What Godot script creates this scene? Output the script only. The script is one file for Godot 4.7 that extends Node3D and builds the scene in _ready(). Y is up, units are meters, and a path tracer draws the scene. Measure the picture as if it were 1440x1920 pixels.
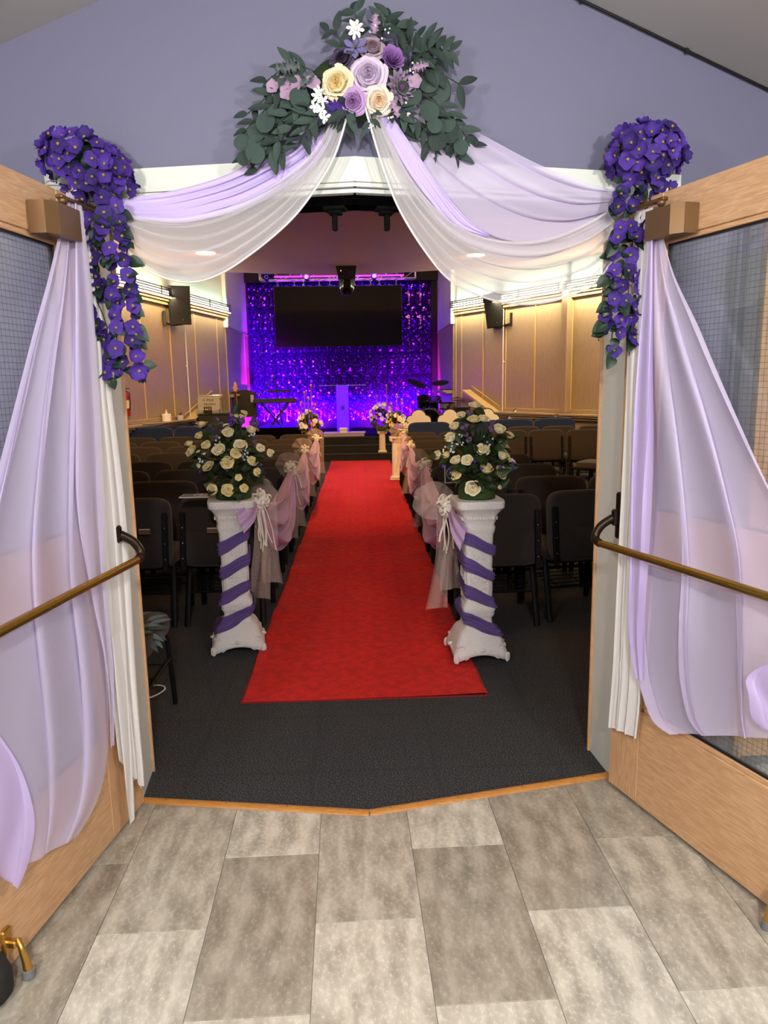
extends Node3D

# ---------------------------------------------------------------- mesh building
class MB:
	var v := PackedVector3Array()
	var uv := PackedVector2Array()
	var ix := PackedInt32Array()

	func grid(nu: int, nv: int, f: Callable, wrap := false, us := Vector2.ONE) -> void:
		var b := v.size()
		var w := nu if wrap else nu + 1
		for j in nv + 1:
			for i in w:
				var p: Vector3 = f.call(float(i) / nu, float(j) / nv)
				v.append(p)
				uv.append(Vector2(us.x * i / nu, us.y * j / nv))
		for j in nv:
			for i in nu:
				var i2 := (i + 1) % w if wrap else i + 1
				var a := b + j * w + i
				var c := b + j * w + i2
				ix.append_array([a, c, c + w, a, c + w, a + w])

	func quad(a: Vector3, b: Vector3, c: Vector3, d: Vector3) -> void:
		var n := v.size()
		v.append_array([a, b, c, d])
		uv.append_array([Vector2(0, 0), Vector2(1, 0), Vector2(1, 1), Vector2(0, 1)])
		ix.append_array([n, n + 1, n + 2, n, n + 2, n + 3])

	func tri(a: Vector3, b: Vector3, c: Vector3) -> void:
		var n := v.size()
		v.append_array([a, b, c])
		uv.append_array([Vector2(0, 0), Vector2(1, 0), Vector2(0.5, 1)])
		ix.append_array([n, n + 1, n + 2])

	func box(c: Vector3, s: Vector3, bev := 0.0, bs := Basis.IDENTITY) -> void:
		var h := s * 0.5
		bev = minf(bev, minf(h.x, minf(h.y, h.z)) * 0.95)
		var q := func(x: float, y: float, z: float) -> Vector3: return c + bs * Vector3(x, y, z)
		var e := h - Vector3.ONE * bev
		for sg in [-1.0, 1.0]:
			quad(q.call(sg * h.x, -e.y, -e.z), q.call(sg * h.x, e.y, -e.z), q.call(sg * h.x, e.y, e.z), q.call(sg * h.x, -e.y, e.z))
			quad(q.call(-e.x, sg * h.y, -e.z), q.call(e.x, sg * h.y, -e.z), q.call(e.x, sg * h.y, e.z), q.call(-e.x, sg * h.y, e.z))
			quad(q.call(-e.x, -e.y, sg * h.z), q.call(e.x, -e.y, sg * h.z), q.call(e.x, e.y, sg * h.z), q.call(-e.x, e.y, sg * h.z))
		if bev <= 0.0:
			return
		for a in [-1.0, 1.0]:
			for b in [-1.0, 1.0]:
				quad(q.call(a * h.x, b * e.y, -e.z), q.call(a * h.x, b * e.y, e.z), q.call(a * e.x, b * h.y, e.z), q.call(a * e.x, b * h.y, -e.z))
				quad(q.call(a * h.x, -e.y, b * e.z), q.call(a * h.x, e.y, b * e.z), q.call(a * e.x, e.y, b * h.z), q.call(a * e.x, -e.y, b * h.z))
				quad(q.call(-e.x, a * h.y, b * e.z), q.call(e.x, a * h.y, b * e.z), q.call(e.x, a * e.y, b * h.z), q.call(-e.x, a * e.y, b * h.z))
				for d in [-1.0, 1.0]:
					tri(q.call(a * h.x, b * e.y, d * e.z), q.call(a * e.x, b * h.y, d * e.z), q.call(a * e.x, b * e.y, d * h.z))

	# a tube along points; r is one radius or one per point
	func tube(pts: Array, r, seg := 8, flat := 1.0) -> void:
		var n := pts.size()
		var fr := []
		var up := Vector3.UP
		for i in n:
			var t: Vector3 = (pts[mini(i + 1, n - 1)] - pts[maxi(i - 1, 0)]).normalized()
			if absf(t.dot(up)) > 0.95:
				up = Vector3.RIGHT if absf(t.x) < 0.9 else Vector3.BACK
			var x := t.cross(up).normalized()
			var y := x.cross(t).normalized()
			up = y
			fr.append([x, y])
		var b := v.size()
		for i in n:
			var rr: float = r[i] if r is Array else r
			for k in seg:
				var a := TAU * k / seg
				v.append(pts[i] + fr[i][0] * cos(a) * rr + fr[i][1] * sin(a) * rr * flat)
				uv.append(Vector2(float(k) / seg, float(i) / n))
		for i in n - 1:
			for k in seg:
				var a := b + i * seg + k
				var c := b + i * seg + (k + 1) % seg
				ix.append_array([a, c, c + seg, a, c + seg, a + seg])
		for e in [0, n - 1]:
			var m := v.size()
			v.append(pts[e])
			uv.append(Vector2.ZERO)
			for k in seg:
				v.append(v[b + e * seg + k])
				uv.append(Vector2.ZERO)
			for k in seg:
				if e == 0:
					ix.append_array([m, m + 1 + (k + 1) % seg, m + 1 + k])
				else:
					ix.append_array([m, m + 1 + k, m + 1 + (k + 1) % seg])

	func lathe(prof: Array, seg := 24, xf := Transform3D.IDENTITY) -> void:
		for j in prof.size() - 1:
			var p: Vector2 = prof[j]
			var q: Vector2 = prof[j + 1]
			if p.is_equal_approx(q):
				continue
			grid(seg, 1, func(u, t): 
				var a: float = TAU * u
				var m := p.lerp(q, t)
				return xf * Vector3(cos(a) * m.x, m.y, sin(a) * m.x), true)

	# smooth lathe: one grid for the whole profile
	func turn(prof: Array, seg := 24, xf := Transform3D.IDENTITY) -> void:
		var n := prof.size() - 1
		grid(seg, n, func(u, t):
			var a: float = TAU * u
			var m: Vector2 = prof[roundi(t * n)]
			return xf * Vector3(cos(a) * m.x, m.y, sin(a) * m.x), true)

	# polygon in local x,y drawn from z = z0 to z = z1
	func prism(poly: Array, z0: float, z1: float, xf := Transform3D.IDENTITY) -> void:
		var pp := PackedVector2Array(poly)
		var t := Geometry2D.triangulate_polygon(pp)
		for z in [z0, z1]:
			var n := v.size()
			for p in pp:
				v.append(xf * Vector3(p.x, p.y, z))
				uv.append(p)
			for k in range(0, t.size(), 3):
				if z == z0:
					ix.append_array([n + t[k], n + t[k + 1], n + t[k + 2]])
				else:
					ix.append_array([n + t[k], n + t[k + 2], n + t[k + 1]])
		for i in pp.size():
			var a := pp[i]
			var b := pp[(i + 1) % pp.size()]
			quad(xf * Vector3(a.x, a.y, z0), xf * Vector3(b.x, b.y, z0), xf * Vector3(b.x, b.y, z1), xf * Vector3(a.x, a.y, z1))

	func ball(c: Vector3, r: Vector3, nu := 10, nv := 6) -> void:
		grid(nu, nv, func(u, t):
			var a: float = TAU * u
			var b: float = PI * t
			return c + Vector3(cos(a) * sin(b) * r.x, cos(b) * r.y, sin(a) * sin(b) * r.z), true)

	func add(o: MB, xf := Transform3D.IDENTITY) -> void:
		var b := v.size()
		for p in o.v:
			v.append(xf * p)
		uv.append_array(o.uv)
		for i in o.ix:
			ix.append(b + i)

	func mesh() -> ArrayMesh:
		var n := PackedVector3Array()
		n.resize(v.size())
		for k in range(0, ix.size(), 3):
			var a := ix[k]
			var b := ix[k + 1]
			var c := ix[k + 2]
			var f := (v[c] - v[a]).cross(v[b] - v[a])
			n[a] += f
			n[b] += f
			n[c] += f
		for k in n.size():
			n[k] = n[k].normalized() if n[k].length_squared() > 1e-20 else Vector3.UP
		var arr := []
		arr.resize(Mesh.ARRAY_MAX)
		arr[Mesh.ARRAY_VERTEX] = v
		arr[Mesh.ARRAY_NORMAL] = n
		arr[Mesh.ARRAY_TEX_UV] = uv
		arr[Mesh.ARRAY_INDEX] = ix
		var m := ArrayMesh.new()
		m.add_surface_from_arrays(Mesh.PRIMITIVE_TRIANGLES, arr)
		return m

# ---------------------------------------------------------------- naming and placing
var taken := {}
var rng := RandomNumberGenerator.new()
var M := {}

func numbered(called: String) -> String:
	if not taken.has(called):
		taken[called] = 0
		return called
	taken[called] += 1
	return "%s_%03d" % [called, taken[called]]

func thing(called: String, label: String, category: String, at := Vector3.ZERO, turn := 0.0, group := "") -> Node3D:
	var o := Node3D.new()
	o.name = numbered(called)
	add_child(o)
	o.position = at
	o.rotation.y = turn
	tag(o, label, category, group)
	return o

func tag(o: Node3D, label: String, category: String, group := "") -> void:
	o.set_meta("label", label)
	o.set_meta("category", category)
	if group:
		o.set_meta("group", group)

func part(called: String, m, mat: Material, parent: Node3D, at := Transform3D.IDENTITY) -> MeshInstance3D:
	var o := MeshInstance3D.new()
	o.mesh = m.mesh() if m is MB else m
	o.material_override = mat
	if parent == self:
		o.name = numbered(called)
		add_child(o)
	else:
		o.name = called
		var k := 0
		while parent.has_node(NodePath(o.name)):
			k += 1
			o.name = "%s_%03d" % [called, k]
		parent.add_child(o, true)
	o.transform = at
	return o

# faster naming for many alike parts
var counts := {}
func piece(called: String, m, mat: Material, parent: Node3D, at := Transform3D.IDENTITY) -> MeshInstance3D:
	var key := [parent.get_instance_id(), called]
	var k: int = counts.get(key, 0)
	counts[key] = k + 1
	var o := MeshInstance3D.new()
	o.mesh = m.mesh() if m is MB else m
	o.material_override = mat
	o.name = called if k == 0 else "%s_%03d" % [called, k]
	parent.add_child(o, true)
	o.transform = at
	return o

func struct(called: String, m, mat: Material, label := "", category := "") -> MeshInstance3D:
	var o := part(called, m, mat, self)
	o.set_meta("kind", "structure")
	if label:
		o.set_meta("label", label)
		o.set_meta("category", category)
	return o

func frame_thing(called: String, label: String, category: String, at: Vector3, turn := 0.0) -> Node3D:
	var o := thing(called, label, category, at, turn)
	o.set_meta("kind", "structure")
	return o

func dup(root: Node3D, at: Vector3, turn: float, label: String, called: String) -> Node3D:
	var r: Node3D = root.duplicate()
	r.name = numbered(called)
	add_child(r)
	r.position = at
	r.rotation.y = turn
	r.set_meta("label", label)
	return r

func one(f: Callable) -> MB:
	var m := MB.new()
	f.call(m)
	return m

func bx(c: Vector3, s: Vector3, bev := 0.004, bs := Basis.IDENTITY) -> MB:
	var m := MB.new()
	m.box(c, s, bev, bs)
	return m

func tb(pts: Array, r, seg := 8, flat := 1.0) -> MB:
	var m := MB.new()
	m.tube(pts, r, seg, flat)
	return m

func rand(a: float, b: float) -> float:
	return rng.randf_range(a, b)

# a smooth curve through points, evaluated at t in 0..1 by its length
func spline(pts: Array) -> Curve3D:
	var c := Curve3D.new()
	c.bake_interval = 0.01
	var n := pts.size()
	for i in n:
		var p: Vector3 = pts[i] if pts[i] is Vector3 else Vector3(pts[i][0], pts[i][1], pts[i][2] if pts[i].size() > 2 else 0.0)
		var a = pts[maxi(i - 1, 0)]
		var b = pts[mini(i + 1, n - 1)]
		var av: Vector3 = a if a is Vector3 else Vector3(a[0], a[1], a[2] if a.size() > 2 else 0.0)
		var bv: Vector3 = b if b is Vector3 else Vector3(b[0], b[1], b[2] if b.size() > 2 else 0.0)
		var t := (bv - av) / 6.0
		c.add_point(p, -t, t)
	return c

func on(c: Curve3D, t: float) -> Vector3:
	return c.sample_baked(clampf(t, 0, 1) * c.get_baked_length(), true)

# ---------------------------------------------------------------- materials
func mt(col: Color, rough := 0.8, metal := 0.0, more := {}) -> StandardMaterial3D:
	var m := StandardMaterial3D.new()
	m.albedo_color = col
	m.roughness = rough
	m.metallic = metal
	if col.a < 1.0:
		m.transparency = BaseMaterial3D.TRANSPARENCY_ALPHA
		m.cull_mode = BaseMaterial3D.CULL_DISABLED
	for k in more:
		m.set(k, more[k])
	return m

func glow(col: Color, energy: float) -> StandardMaterial3D:
	var m := mt(col, 0.6)
	m.emission_enabled = true
	m.emission = col
	m.emission_energy_multiplier = energy
	return m

func paint(w: int, h: int, f: Callable) -> ImageTexture:
	var im := Image.create(w, h, false, Image.FORMAT_RGB8)
	for y in h:
		for x in w:
			im.set_pixel(x, y, f.call(x, y))
	return ImageTexture.create_from_image(im)

func noise_tex(freq: float, sd: int, size := 256, oct := 4, kind := FastNoiseLite.TYPE_SIMPLEX_SMOOTH) -> ImageTexture:
	var n := FastNoiseLite.new()
	n.seed = sd
	n.frequency = freq
	n.fractal_octaves = oct
	n.noise_type = kind
	return ImageTexture.create_from_image(n.get_seamless_image(size, size))

func wood(light: Color, dark: Color, sd: int, along_u: bool) -> ImageTexture:
	var n := FastNoiseLite.new()
	n.seed = sd
	n.frequency = 0.02
	n.fractal_octaves = 4
	var im := n.get_seamless_image(256, 256)
	var fine := FastNoiseLite.new()
	fine.seed = sd + 7
	fine.frequency = 0.12
	fine.fractal_octaves = 3
	var im2 := fine.get_seamless_image(256, 256)
	var t := paint(256, 256, func(x, y):
		var a: float = im.get_pixel(x, y).r
		var b: float = im2.get_pixel(x, (y / 3) % 256).r
		return light.lerp(dark, clampf(0.75 * pow(absf(sin(a * 9.0)), 1.5) * 0.5 + 0.7 * (b - 0.25), 0, 1)))
	if along_u:
		var r := t.get_image()
		r.rotate_90(CLOCKWISE)
		return ImageTexture.create_from_image(r)
	return t

func tri_mat(tex: Texture2D, scale: Vector3, rough := 0.6, more := {}) -> StandardMaterial3D:
	var m := mt(Color.WHITE, rough, 0.0, more)
	m.albedo_texture = tex
	m.uv1_triplanar = true
	m.uv1_scale = scale
	return m

func lamp_omni(parent: Node3D, at: Vector3, col: Color, e: float, size := 0.08) -> void:
	var l := OmniLight3D.new()
	l.name = "glow_light"
	l.light_color = col
	l.light_energy = e
	l.light_size = size
	l.omni_range = 30.0
	l.omni_attenuation = 2.0
	l.shadow_enabled = true
	parent.add_child(l, true)
	l.position = at

func lamp_spot(parent: Node3D, at: Vector3, to: Vector3, col: Color, e: float, angle: float, size := 0.06) -> void:
	var l := SpotLight3D.new()
	l.name = "beam_light"
	l.light_color = col
	l.light_energy = e
	l.light_size = size
	l.spot_range = 30.0
	l.spot_attenuation = 2.0
	l.spot_angle = angle
	l.spot_angle_attenuation = 0.6
	l.shadow_enabled = true
	parent.add_child(l, true)
	l.position = at
	var d := (to - at).normalized()
	l.basis = Basis.looking_at(d, Vector3.UP if absf(d.y) < 0.98 else Vector3.FORWARD)

func lamp_area(parent: Node3D, at: Vector3, dir: Vector3, along: Vector3, size: Vector2, col: Color, e: float) -> void:
	var l := AreaLight3D.new()
	l.name = "panel_light"
	l.light_color = col
	l.light_energy = e
	l.area_size = size
	l.area_range = 30.0
	l.shadow_enabled = true
	parent.add_child(l, true)
	var z := -dir.normalized()
	var x := (along - z * along.dot(z)).normalized()
	l.transform = Transform3D(Basis(x, z.cross(x), z), at)

# ---------------------------------------------------------------- the place
const LAV := Color(0.73, 0.66, 0.90)

func wall_z(x: float) -> float:
	return -2.425 - (0.1555 * -x if x < 0 else 0.2093 * x)

func _ready() -> void:
	rng.seed = 4711
	var cam := Camera3D.new()
	cam.name = "camera"
	add_child(cam)
	cam.position = Vector3(0, 1.55, 0)
	cam.rotation_degrees = Vector3(-9.907, -1.746, -1.03)
	cam.fov = 70.834
	cam.near = 0.05
	cam.current = true
	var env := Environment.new()
	env.background_mode = Environment.BG_COLOR
	env.background_color = Color(0.01, 0.01, 0.012)
	env.tonemap_mode = Environment.TONE_MAPPER_LINEAR
	env.tonemap_exposure = 1.0
	env.sdfgi_enabled = true
	env.ssao_enabled = true
	env.ssil_enabled = true
	var we := WorldEnvironment.new()
	we.name = "world_environment"
	we.environment = env
	add_child(we)
	foyer_lights()
	hall_lights()
	stage_lights()
	make_materials()
	foyer()
	doors()
	hall_shell()
	panel_walls()
	stage()
	runner()
	chairs()
	pedestals()
	drapes()
	purple_garlands()
	flower_spray()
	bouquets()
	aisle_swags()
	stage_things()
	hall_things()
	small_things()

func foyer_lights() -> void:
	var warm := Color(1.0, 0.985, 0.955)
	for a in [[-1.3, 2.42, -0.25, 2.7, "over the guitar side door"], [1.35, 2.40, -0.3, 2.7, "over the drum side door"], [0.2, 2.75, 1.5, 7.8, "farthest from the doorway"]]:
		var t := thing("ceiling_light", "round white foyer ceiling light " + a[4], "ceiling light", Vector3(a[0], a[1], a[2]), 0.0)
		part("housing", one(func(m): m.lathe([Vector2(0, 0.19), Vector2(0.10, 0.19), Vector2(0.13, 0.03), Vector2(0.13, 0.0), Vector2(0.11, 0.0)], 24)), mt(Color(0.9, 0.9, 0.9), 0.5), t)
		part("lens", one(func(m): m.lathe([Vector2(0.11, 0.004), Vector2(0.0, 0.004)], 24)), glow(warm, 4.0), t)
		lamp_omni(t, Vector3(0, -0.06, 0), warm, a[3], 0.10)

func hall_lights() -> void:
	var warm := Color(1.0, 0.76, 0.50)
	var k := 0
	for a in [[-2.4, -12.1, 3.0], [-1.8, -5.2, 22.0], [0.0, -4.7, 40.0], [0.05, -7.2, 15.0], [1.9, -5.2, 22.0], [2.0, -12.6, 2.5], [-1.35, -8.9, 10.0], [2.4, -8.0, 4.0]]:
		var cloud: bool = a[1] < -9.2
		var y := 3.70 if cloud else 4.72
		var t := thing("downlight", ["warm round downlight glowing through the white swag over the guitar side", "warm downlight above the guitar side rear chairs", "warm downlight above the runner, nearest the doorway", "warm downlight above the runner, farther from the doorway", "warm downlight above the drum side rear chairs", "warm downlight under the cloud over the drum side benches", "warm downlight over the middle guitar side rows", "warm downlight over the middle drum side rows"][k], "downlight", Vector3(a[0], y, a[1]), 0.0)
		k += 1
		part("ring", one(func(m): m.lathe([Vector2(0.15, 0.02), Vector2(0.18, 0.02), Vector2(0.18, -0.01), Vector2(0.15, -0.01)], 24)), mt(Color(0.85, 0.82, 0.78), 0.5), t)
		part("lens", one(func(m): m.lathe([Vector2(0.15, 0.0), Vector2(0.0, 0.0)], 20)), glow(Color(1.0, 0.78, 0.40), 26.0), t)
		lamp_spot(t, Vector3(0, -0.03, 0), Vector3(a[0], 0, a[1]), warm, a[2], 80.0 if k == 7 else 64.0, 0.09)

func uplight(x: float, y: float, z: float, to: Vector3, col: Color, e: float, ang: float, label: String) -> void:
	var t := thing("stage_uplight", label, "stage light", Vector3(x, y, z))
	part("housing", bx(Vector3(0, 0.06, 0), Vector3(0.16, 0.12, 0.12), 0.01), mt(Color(0.03, 0.03, 0.03), 0.5), t)
	part("lens", bx(Vector3(0, 0.124, 0), Vector3(0.13, 0.01, 0.09), 0.002), glow(col, 1.5), t)
	lamp_spot(t, Vector3(0, 0.15, 0), to, col, e, ang, 0.06)

func stage_lights() -> void:
	var vio := Color(0.40, 0.05, 1.0)
	var mag := Color(0.85, 0.08, 1.0)
	var i := 0
	for x in [-2.0, -1.2, -0.4, 0.4, 1.2]:
		uplight(x, 0.47, -18.75, Vector3(x * 1.05, 2.6, -19.5), vio if i % 2 == 0 else Color(0.62, 0.10, 1.0), 85.0, 44.0, "black violet floor uplight before the tiles, %s" % ["nearest the keyboard", "second from the keyboard", "right behind the lectern", "second from the drums", "nearest the drums"][i])
		i += 1
	uplight(-2.25, 0.47, -18.3, Vector3(-2.92, 3.7, -17.7), Color(0.45, 0.12, 1.0), 25.0, 34.0, "black violet uplight aimed at the plaster beside the keyboard")
	uplight(1.5, 0.47, -18.3, Vector3(2.1, 3.7, -17.7), Color(0.40, 0.05, 1.0), 25.0, 34.0, "black violet uplight aimed at the plaster beside the drums")
	uplight(-1.95, 0.47, -17.5, Vector3(-2.9, 2.2, -17.7), mag, 45.0, 62.0, "black magenta uplight at the stage side wall by the keyboard")
	uplight(1.1, 0.47, -18.2, Vector3(2.1, 2.2, -18.1), mag, 45.0, 62.0, "black magenta uplight at the stage side wall by the drums")
	uplight(-2.45, 0.47, -16.9, Vector3(-3.25, 1.7, -14.6), Color(0.50, 0.08, 1.0), 170.0, 50.0, "black violet uplight aimed at the guitar side panels")
	uplight(1.9, 0.47, -16.9, Vector3(3.1, 1.6, -14.7), Color(0.50, 0.08, 1.0), 170.0, 50.0, "black violet uplight aimed at the drum side panels")

func make_materials() -> void:
	var w1 := Color(0.86, 0.70, 0.53)
	var w2 := Color(0.73, 0.55, 0.39)
	var wv := wood(w1, w2, 3, false)
	var wh := wood(w1, w2, 5, true)
	M.door_v = tri_mat(wv, Vector3(5.0, 0.7, 5.0), 0.42)
	M.door_h = tri_mat(wh, Vector3(0.7, 5.0, 0.7), 0.42)
	var pv := wood(Color(0.61, 0.54, 0.44), Color(0.53, 0.46, 0.36), 11, false)
	M.panel = tri_mat(pv, Vector3(2.2, 0.25, 2.2), 0.42)
	M.panel_h = tri_mat(wood(Color(0.63, 0.56, 0.45), Color(0.54, 0.47, 0.36), 13, true), Vector3(0.3, 3.0, 0.3), 0.42)
	M.batten = mt(Color(0.74, 0.64, 0.44), 0.4)
	M.oak = tri_mat(wood(Color(0.80, 0.58, 0.30), Color(0.62, 0.38, 0.16), 17, true), Vector3(1.2, 9.0, 9.0), 0.4)
	var bumps := noise_tex(0.05, 21, 256, 3)
	M.lilac_wall = mt(Color(0.445, 0.445, 0.545), 0.62)
	M.ceiling = mt(Color(0.70, 0.69, 0.68), 0.9)
	M.white_trim = mt(Color(0.86, 0.88, 0.85), 0.5)
	M.plaster = mt(Color(0.80, 0.83, 0.78), 0.85)
	M.stage_plaster = mt(Color(0.74, 0.72, 0.78), 0.85)
	M.cloud = mt(Color(0.57, 0.43, 0.345), 0.9)
	M.cloud_edge = mt(Color(0.68, 0.58, 0.56), 0.9)
	M.dark = mt(Color(0.03, 0.03, 0.035), 0.8)
	M.black = mt(Color(0.022, 0.022, 0.024), 0.45)
	M.black_gloss = mt(Color(0.015, 0.015, 0.018), 0.12)
	M.black_matte = mt(Color(0.07, 0.07, 0.07), 0.75)
	M.bronze = mt(Color(0.42, 0.31, 0.19), 0.36, 0.55)
	M.bronze_dark = mt(Color(0.18, 0.13, 0.09), 0.35, 0.7)
	M.bar = mt(Color(0.60, 0.48, 0.22), 0.24, 0.85)
	M.brass = mt(Color(0.80, 0.62, 0.30), 0.28, 0.9)
	M.chrome = mt(Color(0.75, 0.75, 0.76), 0.15, 1.0)
	M.steel = mt(Color(0.02, 0.018, 0.018), 0.6, 0.0, {"metallic_specular": 0.3})
	M.gold = mt(Color(0.72, 0.52, 0.16), 0.35, 0.8)
	# carpet: fine dark loops
	var cn := FastNoiseLite.new()
	cn.seed = 5
	cn.frequency = 0.30
	cn.fractal_octaves = 2
	var ci := cn.get_seamless_image(256, 256)
	var ct := paint(256, 256, func(x, y):
		var a: float = ci.get_pixel(x, y).r
		return Color(0.04, 0.045, 0.055).lerp(Color(0.38, 0.39, 0.405), clampf((a - 0.35) * 2.2, 0, 1)))
	M.carpet = tri_mat(ct, Vector3(2.0, 2.0, 2.0), 0.98, {"heightmap_enabled": true, "heightmap_texture": ImageTexture.create_from_image(ci), "heightmap_scale": 0.5})
	M.stage_carpet = mt(Color(0.09, 0.09, 0.095), 0.95)
	# runner: red felt with a pressed diamond pattern and faint cross streaks
	var rn := FastNoiseLite.new()
	rn.seed = 9
	rn.frequency = 0.02
	var ri := rn.get_seamless_image(256, 256)
	var rt := paint(256, 256, func(x, y):
		var a: float = ri.get_pixel(x, y).r
		return Color(0.85, 0.115, 0.085).lerp(Color(0.74, 0.08, 0.07), clampf(a * 1.4 - 0.3, 0, 1)))
	var dia := paint(256, 256, func(x, y):
		var u := absf(fposmod((x + y) / 64.0, 1.0) - 0.5)
		var w := absf(fposmod((x - y) / 64.0, 1.0) - 0.5)
		var d := minf(u, w)
		return Color.WHITE * (0.35 if d < 0.035 else 0.8))
	M.runner = mt(Color.WHITE, 0.92, 0.0, {"albedo_texture": rt, "heightmap_enabled": true, "heightmap_texture": dia, "heightmap_scale": 0.9})
	# vinyl tiles, six offsets of one weathered stone print in three tones
	var s1 := FastNoiseLite.new()
	s1.seed = 31
	s1.frequency = 0.014
	s1.fractal_octaves = 5
	var i1 := s1.get_seamless_image(256, 256)
	var s2 := FastNoiseLite.new()
	s2.seed = 37
	s2.frequency = 0.06
	s2.fractal_octaves = 4
	var i2 := s2.get_seamless_image(512, 512)
	var vt := paint(512, 512, func(x, y):
		var streak: float = i1.get_pixel(x % 256, (y / 2) % 256).r
		var fine: float = i2.get_pixel(x, y).r
		var grit: float = i2.get_pixel((x * 3) % 512, (y * 2) % 512).r
		var a := clampf(0.60 + 1.15 * (streak - 0.5) + 0.34 * (fine - 0.5), 0, 1)
		var c := Color(0.61, 0.595, 0.56).lerp(Color(0.82, 0.81, 0.775), a)
		if fine > 0.60 and grit > 0.52:
			c = c.lerp(Color(0.93, 0.92, 0.89), minf(0.35, (fine - 0.60) * 4.0))
		return c)
	M.tiles = []
	var vb := ImageTexture.create_from_image(i2)
	for k in 6:
		var tone: Color = [Color(1.0, 0.995, 0.975), Color(0.815, 0.80, 0.775), Color(0.895, 0.885, 0.86)][k % 3]
		M.tiles.append(mt(tone, 0.25, 0.0, {"albedo_texture": vt, "uv1_scale": Vector3(0.55, 0.8, 1), "uv1_offset": Vector3(0.13 + 0.31 * k, 0.23 * k, 0), "heightmap_enabled": true, "heightmap_texture": vb, "heightmap_scale": 0.10}))
	# cloth
	var fab := noise_tex(0.4, 3, 128, 1)
	M.chair_cloth = mt(Color(0.18, 0.158, 0.15), 0.95, 0.0, {"rim_enabled": true, "rim": 0.4, "rim_tint": 0.5})
	M.chair_pocket = mt(Color(0.165, 0.138, 0.13), 0.95, 0.0, {"rim_enabled": true, "rim": 0.3})
	M.blue_cloth = mt(Color(0.03, 0.13, 0.30), 0.9, 0.0, {"rim_enabled": true, "rim": 0.5, "rim_tint": 0.8})
	M.vinyl = mt(Color(0.86, 0.86, 0.82), 0.45)
	M.lav = mt(Color(0.89, 0.85, 0.96, 0.66), 0.85, 0.0, {"backlight_enabled": true, "backlight": Color(0.5, 0.45, 0.6)})
	M.lav_thick = mt(Color(0.82, 0.75, 0.95, 0.88), 0.75)
	M.sheer = mt(Color(0.90, 0.89, 0.90, 0.46), 0.85, 0.0, {"backlight_enabled": true, "backlight": Color(0.6, 0.58, 0.56)})
	M.sheer_thick = mt(Color(0.94, 0.93, 0.92, 0.93), 0.85)
	M.tulle = mt(Color(0.84, 0.70, 0.88, 0.78), 0.9)
	M.tulle_deep = mt(Color(0.38, 0.29, 0.54, 0.90), 0.9)
	M.organza = mt(Color(0.95, 0.84, 0.79, 0.26), 0.7)
	M.ribbon = mt(Color(0.95, 0.92, 0.86), 0.55)
	M.cast = mt(Color(0.88, 0.86, 0.85), 0.75, 0.0, {"heightmap_enabled": true, "heightmap_texture": noise_tex(0.06, 77, 256, 3), "heightmap_scale": 0.35, "uv1_triplanar": true, "uv1_scale": Vector3(5, 5, 5)})
	M.cream_cast = mt(Color(0.85, 0.80, 0.68), 0.7)
	# plants
	M.leaf = mt(Color(0.12, 0.20, 0.09), 0.55)
	M.leaf2 = mt(Color(0.17, 0.25, 0.10), 0.55)
	M.garland_leaf = mt(Color(0.09, 0.19, 0.12), 0.5)
	M.euca = mt(Color(0.195, 0.27, 0.245), 0.75)
	M.euca2 = mt(Color(0.14, 0.205, 0.185), 0.75)
	M.dusty = mt(Color(0.36, 0.40, 0.40), 0.85)
	M.stem = mt(Color(0.16, 0.25, 0.12), 0.6)
	M.foam = mt(Color(0.20, 0.29, 0.11), 0.95)
	M.rose = mt(Color(0.95, 0.90, 0.75), 0.7)
	M.rose2 = mt(Color(0.94, 0.87, 0.66), 0.7)
	M.violet = [mt(Color(0.24, 0.12, 0.50), 0.75), mt(Color(0.29, 0.16, 0.57), 0.75), mt(Color(0.18, 0.085, 0.41), 0.75)]
	M.mauve = mt(Color(0.43, 0.33, 0.47), 0.8)
	M.mauve_light = mt(Color(0.66, 0.55, 0.66), 0.8)
	M.white_flower = mt(Color(0.93, 0.93, 0.92), 0.7)
	M.berry = mt(Color(0.22, 0.16, 0.55), 0.6)
	M.pollen = mt(Color(0.55, 0.50, 0.25), 0.8)
	M.pane = mt(Color(0.80, 0.86, 0.90, 0.10), 0.03)
	M.acrylic = mt(Color(0.85, 0.85, 1.0, 0.12), 0.05)
	M.navy = mt(Color(0.07, 0.07, 0.25), 0.6)
	M.paper = mt(Color(0.88, 0.84, 0.80), 0.8)

# local frame of one half of the bent doorway wall: x runs outwards from the ridge, z into the hall (right half mirrored)
func half_frame(s: float) -> Transform3D:
	var sl := 0.1555 if s < 0 else 0.2093
	var x := Vector3(s, 0, -sl).normalized()
	return Transform3D(Basis(x, Vector3.UP, Vector3(s * x.z, 0, -absf(x.x))), Vector3(0, 0, -2.425))

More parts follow.
